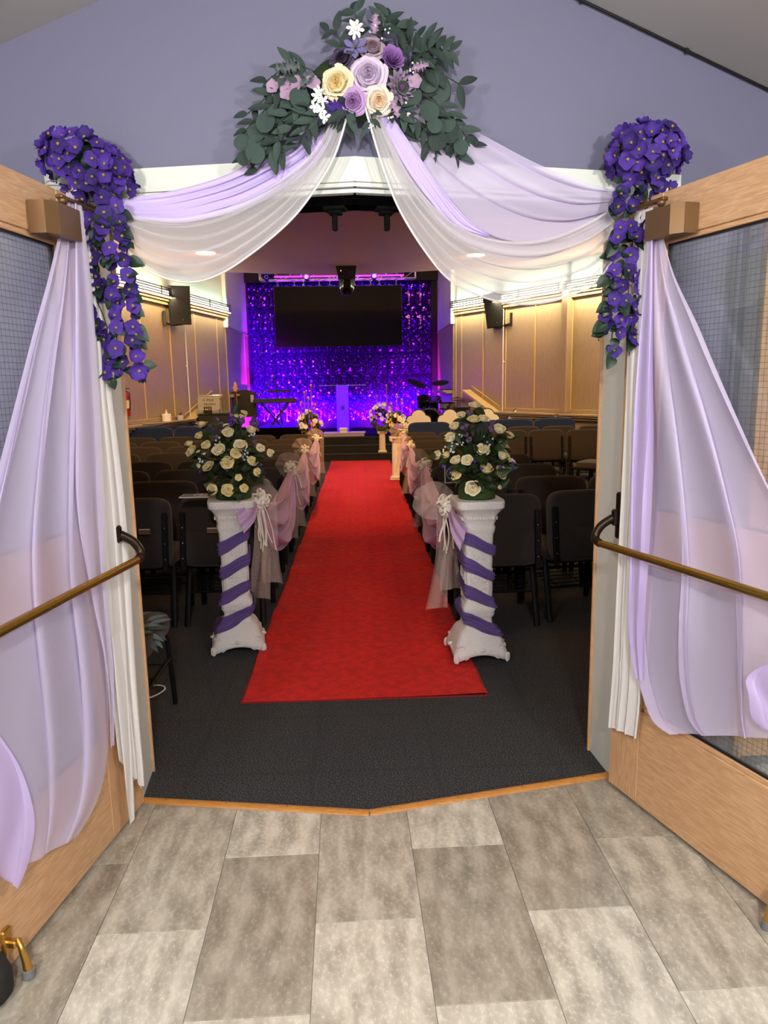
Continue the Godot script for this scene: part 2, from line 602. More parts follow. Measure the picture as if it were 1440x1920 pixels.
func foyer() -> void:
	# doorway wall: two flat halves that meet in a ridge pointing at the foyer
	for s in [-1.0, 1.0]:
		var xf := half_frame(s)
		var ow := 0.92 if s < 0 else 1.03
		var m := one(func(q): q.prism([Vector2(0, 2.17), Vector2(ow, 2.17), Vector2(ow, 0), Vector2(2.75, 0), Vector2(2.75, 2.20), Vector2(0, 3.02)], 0.0, 0.16, xf))
		struct("wall_front", m, M.lilac_wall, "lavender doorway wall, half on the %s side of the ridge" % ("guitar" if s < 0 else "drum"), "wall")
		# white header board with stepped moulding under it
		var h := frame_thing("trim", "white header board over the doorway, half on the %s side" % ("guitar" if s < 0 else "drum"), "trim", Vector3.ZERO)
		var le := 1.03 if s < 0 else 1.16
		part("board", one(func(q): q.prism([Vector2(-0.006, 2.185), Vector2(le, 2.185), Vector2(le, 2.258), Vector2(-0.006, 2.258)], -0.022, -0.001, xf)), M.white_trim, h)
		part("moulding", one(func(q):
			q.prism([Vector2(-0.004, 2.172), Vector2(ow + 0.02, 2.172), Vector2(ow + 0.02, 2.184), Vector2(-0.004, 2.184)], -0.014, 0.02, xf)
			q.prism([Vector2(0, 2.158), Vector2(ow, 2.158), Vector2(ow, 2.171), Vector2(0, 2.171)], 0.004, 0.06, xf)), M.white_trim, h)
		part("head_frame", one(func(q): q.prism([Vector2(0, 2.128), Vector2(ow, 2.128), Vector2(ow, 2.157), Vector2(0, 2.157)], 0.03, 0.11, xf)), mt(Color(0.015, 0.013, 0.012), 1.0, 0.0, {"metallic_specular": 0.1}), h)
		var lx: float = 0.075 if s < 0 else 0.115
		part("latch_catch", one(func(g):
			var q := MB.new()
			q.box(Vector3(lx, 2.122, 0.05), Vector3(0.075, 0.012, 0.05), 0.003)
			q.box(Vector3(lx, 2.112, 0.055), Vector3(0.045, 0.014, 0.04), 0.003)
			q.box(Vector3(lx + 0.002, 2.085, 0.055), Vector3(0.018, 0.06, 0.02), 0.004)
			g.add(q, xf)), mt(Color(0.012, 0.012, 0.012), 0.8, 0.0, {"metallic_specular": 0.25}), h)
		# white jamb board with a timber stop on its inner edge
		var j := frame_thing("trim", "white painted door jamb with timber stop on the %s side" % ("guitar" if s < 0 else "drum"), "trim", Vector3.ZERO)
		var f := Vector3(-0.866, 0, -2.545) if s < 0 else Vector3(0.962, 0, -2.612)
		var b := Vector3(-0.889, 0, -2.768) if s < 0 else Vector3(0.947, 0, -2.822)
		var d := (b - f).normalized()
		var nrm := Vector3(-s, 0, 0)
		nrm = (nrm - d * nrm.dot(d)).normalized()
		var bs := Basis(d, Vector3.UP, d.cross(Vector3.UP))
		part("jamb_board", bx((f + b) * 0.5 - nrm * 0.02 + Vector3(0, 1.075, 0), Vector3(f.distance_to(b), 2.15, 0.04), 0.002, bs), M.white_trim, j)
		part("stop", bx(b + d * 0.007 - nrm * 0.002 + Vector3(0, 1.075, 0), Vector3(0.014, 2.15, 0.024), 0.003, bs), M.door_v, j)
	# ceiling: two white slopes
	for s in [-1.0, 1.0]:
		var c := one(func(q): q.prism([Vector2(0, 3.005), Vector2(s * 2.75, 3.005 - 2.75 * 0.30), Vector2(s * 2.75, 3.105 - 2.75 * 0.30), Vector2(0, 3.105)], -3.1, 3.1))
		struct("ceiling", c, M.ceiling, "white sloping foyer ceiling on the %s side" % ("guitar" if s < 0 else "drum"), "ceiling")
	var cable := []
	for i in 12:
		var x := 0.62 + 0.13 * i
		cable.append(Vector3(x, 3.005 - 0.30 * x - 0.004, wall_z(x) + 0.012))
	var ca := thing("cable", "thin black cable run along the ceiling edge over the drum side", "cable", Vector3.ZERO)
	part("run", tb(cable, 0.0045, 6), M.black, ca)
	part("clip", bx(cable[4] + Vector3(0, 0, 0.004), Vector3(0.012, 0.022, 0.012), 0.002), M.black, ca)
	part("clip", bx(cable[1] + Vector3(0, 0, 0.004), Vector3(0.012, 0.022, 0.012), 0.002), M.black, ca)
	struct("wall_left", bx(Vector3(-2.75, 1.2, 0.0), Vector3(0.12, 2.5, 6.2), 0.0), M.lilac_wall)
	struct("wall_right", bx(Vector3(2.75, 1.2, 0.0), Vector3(0.12, 2.5, 6.2), 0.0), M.lilac_wall)
	struct("wall_back", bx(Vector3(0, 1.55, 3.1), Vector3(5.6, 3.3, 0.12), 0.0), M.lilac_wall)
	# vinyl tile floor
	var fl := struct("floor", bx(Vector3(0, -0.06, 0.05), Vector3(5.5, 0.11, 6.2), 0.0), mt(Color(0.72, 0.70, 0.67), 0.5), "floor of grey stone-look vinyl tiles in a staggered bond", "floor")
	var tile := MB.new()
	var tw := 0.3155
	var tl := 0.633
	tile.box(Vector3(0, -0.0025, 0), Vector3(tw - 0.0016, 0.005, tl - 0.0016), 0.0007)
	for k in tile.v.size():
		tile.uv[k] = Vector2(tile.v[k].x / tw + 0.5, tile.v[k].z / tl + 0.5)
	var tm := tile.mesh()
	var fixed := {Vector2i(0, 1): 3, Vector2i(0, 0): 2, Vector2i(1, 0): 1, Vector2i(1, -1): 0, Vector2i(1, 1): 3, Vector2i(2, 1): 0, Vector2i(2, 0): 4, Vector2i(3, 0): 5, Vector2i(3, -1): 1, Vector2i(3, 1): 3, Vector2i(-1, 0): 4, Vector2i(-1, -1): 3, Vector2i(-1, 1): 0, Vector2i(-2, 1): 3, Vector2i(-2, 0): 2, Vector2i(-3, 0): 1, Vector2i(-3, -1): 5}
	for i in range(-7, 8):
		for j in range(-2, 4):
			var z0 := -1.885 if posmod(i, 2) == 0 else -1.575
			var z := z0 + (j - 0.5) * tl
			if z < -3.0 or z > 0.4:
				continue
			var x := 0.157 - tw * 0.5 + (i + 0.0) * tw + 0.5 * tw * 0.0 + (z + 1.53) * 0.021
			var kk := posmod(i * 7 + j * 11 + (i * j) % 5, 6)
			kk = fixed.get(Vector2i(i, j), kk)
			piece("tile", tm, M.tiles[kk], fl, Transform3D(Basis(Vector3.UP, 0.021), Vector3(x, 0, z - 0.021 * x)))
	# oak threshold strips in a flat V
	for s in [-1.0, 1.0]:
		var a := Vector3(0.0, 0.005, -2.425)
		var b := Vector3(-0.90, 0.005, -2.566) if s < 0 else Vector3(0.99, 0.005, -2.634)
		var d := (b - a).normalized()
		var bs := Basis(d, Vector3.UP, d.cross(Vector3.UP))
		var m := MB.new()
		m.grid(1, 8, func(u, t): return (a + b) * 0.5 + bs * Vector3((u - 0.5) * a.distance_to(b), 0.010 * pow(sin(PI * t), 0.6) - 0.004, (t - 0.5) * 0.042))
		var th := thing("threshold_strip", "oak threshold strip under the doorway on the %s side" % ("guitar" if s < 0 else "drum"), "threshold", Vector3.ZERO)
		part("strip", m, M.oak, th)
		for k in 4:
			part("screw", one(func(q): q.ball(a.lerp(b, 0.08 + 0.26 * k) + Vector3(0, 0.006, 0), Vector3(0.003, 0.001, 0.003), 6, 3)), M.bronze_dark, th)
	# timber door and dark post standing against the wall behind the drum side door
	var sd := frame_thing("door", "second timber door seen through the wired glass on the drum side", "door", Vector3(1.36, 0, -2.60), 0.0)
	part("leaf", bx(Vector3(0.62, 1.09, 0), Vector3(1.1, 2.0, 0.045), 0.003), tri_mat(wood(Color(0.84, 0.66, 0.38), Color(0.70, 0.50, 0.26), 44, false), Vector3(4, 0.6, 4), 0.5), sd)
	part("edge_post", bx(Vector3(0.02, 1.09, 0.012), Vector3(0.045, 2.1, 0.05), 0.003), mt(Color(0.24, 0.22, 0.24), 0.6), sd)
	part("kick_holder", one(func(q):
		q.box(Vector3(0.075, 0.16, 0.035), Vector3(0.03, 0.05, 0.02), 0.004)
		q.tube([Vector3(0.075, 0.15, 0.045), Vector3(0.083, 0.08, 0.055), Vector3(0.083, 0.03, 0.06)], 0.007, 6)), M.brass, sd)

func door_root(s: float) -> Node3D:
	var p := Vector3(-0.863, 0, -2.461) if s < 0 else Vector3(0.934, 0, -2.557)
	var x := Vector3(-0.1684, 0, 0.9857) if s < 0 else Vector3(0.324, 0, 0.946)
	var o := frame_thing("door", "open timber door with wired glass and brass push bar on the %s side" % ("guitar" if s < 0 else "drum"), "door", p)
	o.transform = Transform3D(Basis(x.normalized(), Vector3.UP, x.normalized().cross(Vector3.UP)), p)
	return o

# z of the visible door face side: +1 on the drum side, -1 on the guitar side, so dz(s, d) is d metres towards the passage
func doors() -> void:
	for s in [-1.0, 1.0]:
		var o := door_root(s)
		var t := 0.045
		var zc: float = -s * t * 0.5
		var x0 := -0.07 if s < 0 else 0.0
		var W := 0.93
		var sw := 0.158
		var b0 := 0.014
		part("stile", bx(Vector3((x0 + sw) * 0.5, 1.08, zc), Vector3(sw - x0, 2.13, t), 0.003), M.door_v, o)
		part("stile", bx(Vector3(W - 0.07, 1.08, zc), Vector3(0.14, 2.13, t), 0.003), M.door_v, o)
		var iw := W - 0.14 - sw
		var cx := sw + iw * 0.5
		for r in [[b0, 0.375, "bottom_rail"], [0.925, 1.10, "middle_rail"], [2.0, 2.145, "top_rail"]]:
			part(r[2], bx(Vector3(cx, (r[0] + r[1]) * 0.5, zc), Vector3(iw, r[1] - r[0], t - 0.001), 0.002), M.door_h, o)
		for g in [[0.375, 0.925], [1.10, 2.0]]:
			var gh: float = g[1] - g[0]
			var cy: float = (g[0] + g[1]) * 0.5
			# glazing bead with a black gasket
			part("glazing_bead", one(func(q):
				for e in [-1.0, 1.0]:
					q.box(Vector3(cx, cy + e * (gh * 0.5 - 0.008), zc), Vector3(iw, 0.016, 0.03), 0.002)
					q.box(Vector3(cx + e * (iw * 0.5 - 0.008), cy, zc), Vector3(0.016, gh, 0.03), 0.002)), M.door_h, o)
			part("gasket", one(func(q):
				for e in [-1.0, 1.0]:
					q.box(Vector3(cx, cy + e * (gh * 0.5 - 0.019), zc), Vector3(iw - 0.03, 0.006, 0.018), 0.001)
					q.box(Vector3(cx + e * (iw * 0.5 - 0.019), cy, zc), Vector3(0.006, gh - 0.03, 0.018), 0.001)), M.black, o)
			part("pane", bx(Vector3(cx, cy, zc), Vector3(iw - 0.02, gh - 0.02, 0.006), 0.0), M.pane, o)
			var wire := MB.new()
			var n := int((iw - 0.03) / 0.0175)
			for k in n:
				wire.box(Vector3(sw + 0.016 + 0.0175 * (k + 0.5), cy, zc), Vector3(0.0006, gh - 0.03, 0.0006))
			n = int((gh - 0.03) / 0.0175)
			for k in n:
				wire.box(Vector3(cx, g[0] + 0.016 + 0.0175 * (k + 0.5), zc), Vector3(iw - 0.03, 0.0009, 0.0006))
			var wp := part("wire_mesh", wire, mt(Color(0.06, 0.06, 0.065), 0.5), o)
			wp.set_meta("kind", "stuff")
		# crossbar exit device
		var f := func(x: float, y: float, d: float) -> Vector3: return Vector3(x, y, s * d)
		var bar := part("push_bar", tb([f.call(0.90, 0.975, 0.10), f.call(0.45, 0.98, 0.10), f.call(0.03, 0.982, 0.10)], 0.0135, 14), M.bar, o)
		for e in [[0.03, -1.0], [0.90, 1.0]]:
			var c := spline([f.call(e[0], 0.982, 0.10), f.call(e[0] + e[1] * 0.022, 0.987, 0.10), f.call(e[0] + e[1] * 0.034, 1.005, 0.096), f.call(e[0] + e[1] * 0.028, 1.04, 0.075), f.call(e[0] + e[1] * 0.01, 1.068, 0.04)])
			var pts := []
			for k in 13:
				pts.append(on(c, k / 12.0))
			part("bar_arm", tb(pts, 0.0155, 10), M.bronze_dark, bar)
			part("mount_plate", one(func(q):
				q.box(f.call(e[0] + e[1] * 0.005, 1.075, 0.012), Vector3(0.035, 0.17, 0.024), 0.006)
				q.box(f.call(e[0] + e[1] * 0.005, 1.07, 0.03), Vector3(0.028, 0.06, 0.03), 0.006)), M.bronze_dark, bar)
		# closer: a bevelled box low on the top rail, with its arm
		var cl := part("closer", one(func(q):
			var ax := 0.165
			var bxx := 0.295
			q.prism([Vector2(ax, 0.002), Vector2(bxx + 0.02, 0.002), Vector2(bxx + 0.015, 0.052), Vector2(bxx - 0.02, 0.075), Vector2(ax, 0.075)], 1.99, 2.078, Transform3D(Basis(Vector3.RIGHT, Vector3(0, 0, s), Vector3.UP), Vector3.ZERO))), M.bronze, o)
		part("closer_arm", one(func(q):
			q.box(f.call(0.12, 2.11, 0.04), Vector3(0.19, 0.012, 0.022), 0.003)
			q.box(f.call(0.03, 2.13, 0.02), Vector3(0.12, 0.010, 0.02), 0.003)
			q.ball(f.call(0.20, 2.10, 0.045), Vector3(0.014, 0.014, 0.014), 8, 5)), M.bronze, cl)
		# brass kick-down holder
		var hx := 0.735 if s < 0 else 0.79
		part("kick_holder", one(func(q):
			q.box(f.call(hx, 0.105, 0.008), Vector3(0.035, 0.075, 0.014), 0.004)
			q.box(f.call(hx, 0.10, 0.024), Vector3(0.02, 0.022, 0.03), 0.004)
			var pts := []
			var c := spline([f.call(hx - 0.01, 0.105, 0.034), f.call(hx, 0.085, 0.05), f.call(hx, 0.05, 0.058), f.call(hx, 0.026, 0.062)])
			for k in 9:
				pts.append(on(c, k / 8.0))
			q.tube(pts, [0.008, 0.008, 0.008, 0.009, 0.010, 0.010, 0.011, 0.012, 0.013], 10)), M.brass, o)
		part("holder_foot", one(func(q): q.lathe([Vector2(0.0, 0.028), Vector2(0.016, 0.026), Vector2(0.017, 0.004), Vector2(0.0, 0.003)], 14, Transform3D(Basis.IDENTITY, f.call(hx, 0.0, 0.062)))), mt(Color(0.45, 0.46, 0.46), 0.6), o)

func hall_shell() -> void:
	# carpet runs up to the oak strips
	var cp := MB.new()
	cp.prism([Vector2(0, -2.43), Vector2(1.02, -2.645), Vector2(1.02, -2.80), Vector2(6.2, -2.80), Vector2(6.2, -20), Vector2(-6.2, -20), Vector2(-6.2, -2.80), Vector2(-0.93, -2.80), Vector2(-0.93, -2.575)], -0.02, 0.003, Transform3D(Basis(Vector3.RIGHT, Vector3.BACK, Vector3.UP), Vector3.ZERO))
	struct("floor", cp, M.carpet, "dark grey carpet of the hall beyond the oak strips", "floor")
	struct("wall_hall_left", bx(Vector3(-6.2, 2.3, -11.4), Vector3(0.15, 5.0, 17.4), 0.0), M.plaster)
	struct("wall_hall_right", bx(Vector3(6.2, 2.3, -11.4), Vector3(0.15, 5.0, 17.4), 0.0), M.plaster)
	struct("wall_hall_back", bx(Vector3(0, 2.3, -20.2), Vector3(12.6, 5.0, 0.15), 0.0), M.dark)
	struct("ceiling", bx(Vector3(0, 4.83, -11.4), Vector3(12.6, 0.15, 17.8), 0.0), mt(Color(0.60, 0.55, 0.52), 0.9), "pale hall ceiling above the brown cloud", "ceiling")
	for r in [[-3.65, 5.0, 0.0, 4.9], [3.68, 5.0, 0.0, 4.9], [0.0, 2.4, 2.25, 4.9]]:
		struct("wall_hall_front", bx(Vector3(r[0], (r[2] + r[3]) * 0.5, -2.845), Vector3(r[1], r[3] - r[2], 0.08), 0.0), M.plaster)
	# the brown hanging ceiling cloud with curved edges and a pale fascia
	var c := thing("ceiling_cloud", "large brown ceiling cloud hanging over the rear rows, curved at both ends", "ceiling panel", Vector3.ZERO)
	var pl := []
	for i in 17:
		var x := -4.6 + 9.2 * i / 16.0
		pl.append(Vector2(x, -9.22 - 0.055 * x * x * 0.6))
	for i in 17:
		var x := 4.6 - 9.2 * i / 16.0
		pl.append(Vector2(x, -14.9 + 0.30 * absf(x + 0.25)))
	part("soffit", one(func(q): q.prism(pl, 3.72, 3.80, Transform3D(Basis(Vector3.RIGHT, Vector3.BACK, Vector3.UP), Vector3.ZERO))), M.cloud, c)
	var fa := MB.new()
	for i in 16:
		var a: Vector2 = pl[i]
		var b: Vector2 = pl[i + 1]
		fa.quad(Vector3(a.x, 3.722, a.y + 0.01), Vector3(b.x, 3.722, b.y + 0.01), Vector3(b.x, 4.02, b.y + 0.01), Vector3(a.x, 4.02, a.y + 0.01))
		fa.quad(Vector3(a.x, 3.722, a.y - 0.01), Vector3(b.x, 3.722, b.y - 0.01), Vector3(b.x, 4.02, b.y - 0.01), Vector3(a.x, 4.02, a.y - 0.01))
		fa.quad(Vector3(a.x, 3.722, a.y - 0.01), Vector3(b.x, 3.722, b.y - 0.01), Vector3(b.x, 3.722, b.y + 0.01), Vector3(a.x, 3.722, a.y + 0.01))
	part("fascia", fa, M.cloud_edge, c)
	part("seam", bx(Vector3(-0.03, 3.87, -9.205), Vector3(0.008, 0.29, 0.006), 0.0), M.dark, c)
	for x in [-2.0, 2.0]:
		part("hanger_rod", tb([Vector3(x, 3.79, -12.0), Vector3(x, 4.78, -12.0)], 0.012, 6), M.steel, c)

# a panelled side wall with crown, light trough and ledge; x runs along the wall towards the stage
func side_wall(at: Vector3, to: Vector3, seams: Array, side: String, s: float) -> void:
	var d := (to - at)
	var L := d.length()
	d = d.normalized()
	var z := d.cross(Vector3.UP)
	if z.dot(Vector3(-s, 0, 0)) < 0:
		z = -z
	# z points into the hall; for the right wall the frame is left-handed, so flip x instead
	var xf := Transform3D(Basis(d, Vector3.UP, d.cross(Vector3.UP)), at)
	var q: float = 1.0 if d.cross(Vector3.UP).dot(z) > 0 else -1.0
	var w := frame_thing("wall_panelled", "oak panelled hall wall on the %s side with pale plaster above" % side, "wall", Vector3.ZERO)
	w.transform = xf
	part("plaster", bx(Vector3(L * 0.5, 3.95, -q * 0.08), Vector3(L, 1.75, 0.12), 0.0), M.plaster, w)
	part("backing", bx(Vector3(L * 0.5, 1.55, -q * 0.08), Vector3(L, 3.1, 0.12), 0.0), M.dark, w)
	for k in seams.size() - 1:
		var a: float = seams[k]
		var b: float = seams[k + 1]
		piece("panel", bx(Vector3((a + b) * 0.5, 2.06, -q * 0.012), Vector3(b - a - 0.012, 2.0, 0.022), 0.004), M.panel, w)
		piece("panel_base", bx(Vector3((a + b) * 0.5, 1.03, 0.0), Vector3(b - a, 0.07, 0.03), 0.006), M.panel_h, w)
		piece("wainscot_panel", bx(Vector3((a + b) * 0.5, 0.47, -q * 0.012), Vector3(b - a - 0.012, 0.92, 0.022), 0.004), M.panel, w)
	for k in seams.size():
		piece("batten", bx(Vector3(seams[k], 2.06, q * 0.004), Vector3(0.032, 2.0, 0.018), 0.005), M.batten, w)
	part("crown", one(func(m):
		m.box(Vector3(L * 0.5, 3.09, q * 0.03), Vector3(L, 0.06, 0.06), 0.006)
		m.box(Vector3(L * 0.5, 3.14, q * 0.05), Vector3(L, 0.04, 0.10), 0.006)
		m.box(Vector3(L * 0.5, 3.18, q * 0.075), Vector3(L, 0.036, 0.15), 0.006)), M.batten, w)
	part("ledge", one(func(m):
		m.box(Vector3(L * 0.5, 0.975, q * 0.10), Vector3(L, 0.04, 0.24), 0.006)
		m.box(Vector3(L * 0.5, 0.935, q * 0.085), Vector3(L, 0.025, 0.20), 0.006)
		m.box(Vector3(L * 0.5, 0.895, q * 0.06), Vector3(L, 0.03, 0.14), 0.006)), M.panel_h, w)
	# light trough: three dark rails before a glowing white tube
	var f := thing("trough_light", "long white wall light behind dark rails above the %s side panels" % side, "wall light", Vector3.ZERO)
	f.transform = xf
	var l0 := 0.02
	part("tube", bx(Vector3(L * 0.5 + l0, 3.268, q * 0.085), Vector3(L - 0.02, 0.09, 0.04), 0.01), glow(Color(1.0, 0.98, 0.90), 3.5), f)
	for k in 4:
		part("rail", bx(Vector3(L * 0.5 + l0, 3.215 + 0.042 * k, q * 0.135), Vector3(L + 0.06, 0.015, 0.016), 0.003), mt(Color(0.12, 0.10, 0.08), 0.5), f)
	var n := int(L / 1.05)
	for k in n + 1:
		part("rail_post", bx(Vector3(L - 0.05 - 1.05 * k, 3.28, q * 0.142), Vector3(0.016, 0.15, 0.016), 0.003), mt(Color(0.12, 0.10, 0.08), 0.5), f)
	lamp_area(f, Vector3(L * 0.5, 3.36, q * 0.13), Vector3(0, 1.0, -q * 0.25), Vector3.RIGHT, Vector2(L, 0.06), Color(0.90, 1.0, 0.90), 1.5)
	lamp_area(f, Vector3(L * 0.5, 3.27, q * 0.16), Vector3(0, 0.25, q), Vector3.RIGHT, Vector2(L, 0.08), Color(1.0, 0.97, 0.88), 5.0)
	lamp_area(f, Vector3(L * 0.5, 3.19, q * 0.19), Vector3(0, -1.0, -q * 0.35), Vector3.RIGHT, Vector2(L, 0.05), Color(1.0, 0.92, 0.74), 6.0)

func panel_walls() -> void:
	side_wall(Vector3(-4.05, 0, -10.82), Vector3(-2.916, 0, -16.362), [0.0, 0.72, 1.86, 2.95, 4.04, 5.17, 5.65], "guitar", -1.0)
	side_wall(Vector3(3.787, 0, -13.498), Vector3(2.16, 0, -16.294), [0.0, 0.75, 1.59, 2.30, 3.03, 3.233], "drum", 1.0)
	# beyond the corner post the drum side wall turns outwards
	side_wall(Vector3(5.0, 0, -11.2), Vector3(3.85, 0, -13.40), [0.0, 1.2, 2.40, 2.48], "drum side entrance", 1.0)
	struct("trim", bx(Vector3(3.80, 2.1, -13.36), Vector3(0.16, 2.2, 0.16), 0.01, Basis(Vector3.UP, 0.5)), M.panel, "oak corner post between the two drum side walls", "trim")

func stage() -> void:
	var st := frame_thing("stage_steps", "black carpeted stage steps at the end of the red runner", "stage steps", Vector3.ZERO)
	for k in 3:
		var z0 := -15.22 - 0.30 * k
		part("step", bx(Vector3(-0.45, 0.078 * 2 * (k + 0.5) - 0.001, (z0 - 16.1) * 0.5), Vector3(7.2, 0.156, 16.1 + z0), 0.012), M.stage_carpet, st)
		part("nosing", tb([Vector3(-4.05, 0.156 * (k + 1) - 0.012, z0 + 0.004), Vector3(3.15, 0.156 * (k + 1) - 0.012, z0 + 0.004)], 0.012, 8), mt(Color(0.16, 0.16, 0.17), 0.9), st)
	struct("floor_stage", bx(Vector3(-0.45, 0.225, -18.0), Vector3(7.2, 0.486, 4.2), 0.0), mt(Color(0.06, 0.055, 0.065), 0.95, 0.0, {"metallic_specular": 0.08}), "dark stage floor before the tiled wall", "stage floor")
	# side walls of the stage: plaster above, oak below, ledge
	for s in [-1.0, 1.0]:
		var x := -2.905 if s < 0 else 2.10
		var nm := "guitar" if s < 0 else "drum"
		var w := frame_thing("wall_stage", "stage side wall on the %s side, lit violet above oak" % nm, "wall", Vector3.ZERO)
		part("plaster", bx(Vector3(x + s * 0.05, 3.86, -17.95), Vector3(0.1, 1.9, 3.2), 0.0), M.stage_plaster, w)
		part("oak_lining", bx(Vector3(x + s * 0.05, 2.18, -17.95), Vector3(0.1, 1.46, 3.2), 0.0), M.panel, w)
		part("oak_dado", bx(Vector3(x + s * 0.05, 0.72, -17.95), Vector3(0.12, 1.44, 3.2), 0.0), M.panel, w)
		part("cap", bx(Vector3(x, 2.92, -17.95), Vector3(0.04, 0.03, 3.2), 0.006), M.panel_h, w)
		part("shelf", one(func(m):
			m.box(Vector3(x - s * 0.10, 1.41, -17.6), Vector3(0.24, 0.04, 2.4), 0.006)
			m.box(Vector3(x - s * 0.07, 1.375, -17.6), Vector3(0.18, 0.025, 2.4), 0.006)), M.panel_h, w)
		part("lining_strip", bx(Vector3(x - s * 0.005, 2.18, -18.9), Vector3(0.02, 1.44, 0.06), 0.004), M.panel, w)
		struct("trim", bx(Vector3(x - s * 0.01, 3.75, -16.36), Vector3(0.09, 1.75, 0.12), 0.008), M.white_trim, "white corner pilaster above the oak on the %s side of the stage" % nm, "trim")
		# sloping ledge that climbs from the hall ledge to the stage shelf
		var lo := Vector3(-3.27, 0.975, -14.08) if s < 0 else Vector3(2.80, 0.985, -14.95)
		var hi := Vector3(-2.98, 1.42, -15.36) if s < 0 else Vector3(2.34, 1.42, -15.82)
		var d := (hi - lo).normalized()
		var sd := d.cross(Vector3.UP).normalized()
		var r := thing("stair_ledge", "sloping oak ledge climbing to the stage on the %s side" % nm, "ledge", Vector3.ZERO)
		part("cap", bx((lo + hi) * 0.5, Vector3(lo.distance_to(hi) + 0.05, 0.04, 0.24), 0.006, Basis(d, sd.cross(d), sd)), M.batten, r)
		part("apron", bx((lo + hi) * 0.5 - Vector3(0, 0.05, 0), Vector3(lo.distance_to(hi), 0.06, 0.20), 0.006, Basis(d, sd.cross(d), sd)), M.panel_h, r)
		part("wall_bead", bx((lo + hi) * 0.5 + Vector3(s * 0.10, 0.10, 0), Vector3(lo.distance_to(hi), 0.02, 0.02), 0.004, Basis(d, sd.cross(d), sd)), M.batten, r)
	# glossy relief tiles on the back wall
	var bw := frame_thing("wall_tiled", "black glossy wall of leaf-relief tiles glowing violet behind the screen", "wall", Vector3.ZERO)
	part("backing", bx(Vector3(-0.42, 2.65, -19.62), Vector3(5.1, 4.5, 0.16), 0.0), M.dark, bw)
	part("header", bx(Vector3(-0.42, 4.55, -19.42), Vector3(5.06, 0.62, 0.10), 0.004), mt(Color(0.05, 0.045, 0.06), 0.8), bw)
	part("skirt", bx(Vector3(-0.42, 0.565, -19.46), Vector3(5.0, 0.19, 0.08), 0.004), mt(Color(0.05, 0.045, 0.07), 0.95, 0.0, {"metallic_specular": 0.08}), bw)
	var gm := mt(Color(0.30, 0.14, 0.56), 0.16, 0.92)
	var vars := []
	for k in 2:
		var m := MB.new()
		var h := []
		for j in 9:
			var row := []
			for i in 9:
				var edge: bool = i == 0 or j == 0 or i == 8 or j == 8
				row.append(Vector3((i / 8.0 - 0.5) * 0.296 + (0.0 if edge else rand(-0.014, 0.014)), (j / 8.0 - 0.5) * 0.296 + (0.0 if edge else rand(-0.014, 0.014)), 0.002 if edge else rand(0.0, 0.044)))
			h.append(row)
		for j in 8:
			for i in 8:
				if (i + j + k) % 2 == 0:
					m.tri(h[j][i], h[j][i + 1], h[j + 1][i + 1])
					m.tri(h[j][i], h[j + 1][i + 1], h[j + 1][i])
				else:
					m.tri(h[j][i], h[j][i + 1], h[j + 1][i])
					m.tri(h[j][i + 1], h[j + 1][i + 1], h[j + 1][i])
		vars.append(m.mesh())
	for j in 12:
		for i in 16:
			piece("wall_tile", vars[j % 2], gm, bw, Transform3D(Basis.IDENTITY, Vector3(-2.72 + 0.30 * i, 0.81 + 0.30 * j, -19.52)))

func runner() -> void:
	var m := MB.new()
	m.grid(14, 260, func(u, t):
		var x: float = lerpf(-0.628, 0.604, u)
		var z: float = lerpf(-3.398, -15.16, t)
		var e: float = absf(u - 0.5) * 2.0
		var r := 0.0065 * (sin(z * 9.0 + 1.2 * sin(z * 2.3) + u * 1.5) + 0.7 * sin(z * 15.3 + 2.0 * u)) * (0.35 + 0.9 * e * e)
		return Vector3(x + 0.006 * sin(z * 3.1) * e, 0.012 + maxf(r, -0.006), z), false, Vector2(3.0, 28.0))
	var t := thing("carpet_runner", "long red felt aisle runner from the doorway to the stage steps", "carpet runner", Vector3.ZERO)
	part("felt", m, M.runner, t)
	part("edge", one(func(q):
		for x in [-0.628, 0.604]:
			q.box(Vector3(x, 0.006, -9.28), Vector3(0.004, 0.008, 11.76))
		q.box(Vector3(-0.012, 0.006, -3.398), Vector3(1.232, 0.008, 0.004))), mt(Color(0.55, 0.05, 0.05), 0.95), t)

# a padded slab with rounded rim: w (x), h (y), d (z)
func cushion(w: float, h: float, d: float, r: float, bow := 0.0) -> MB:
	var m := MB.new()
	var ring := func(u: float, inset: float) -> Vector2:
		var a: float = TAU * u
		var c := cos(a)
		var s := sin(a)
		var p := Vector2(signf(c) * pow(absf(c), 0.32), signf(s) * pow(absf(s), 0.32))
		return Vector2(p.x * (w * 0.5 - inset), p.y * (h * 0.5 - inset))
	var steps := [[-0.5, 1.0], [-0.5, 0.55], [-0.40, 0.18], [-0.22, 0.0], [0.22, 0.0], [0.40, 0.18], [0.5, 0.55], [0.5, 1.0]]
	m.grid(28, 7, func(u, t):
		var k: Array = steps[roundi(t * 7)]
		var p: Vector2 = ring.call(u, k[1] * r)
		return Vector3(p.x, p.y, k[0] * d + bow * (1.0 - pow(2.0 * p.x / w, 2.0))), true)
	for e in [0, 7]:
		var b := m.v.size()
		m.v.append(Vector3(0, 0, steps[e][0] * d + bow))
		m.uv.append(Vector2.ZERO)
		for k in 28:
			m.v.append(m.v[e * 28 + k])
			m.uv.append(Vector2.ZERO)
		for k in 28:
			if e == 0:
				m.ix.append_array([b, b + 1 + (k + 1) % 28, b + 1 + k])
			else:
				m.ix.append_array([b, b + 1 + k, b + 1 + (k + 1) % 28])
	return m

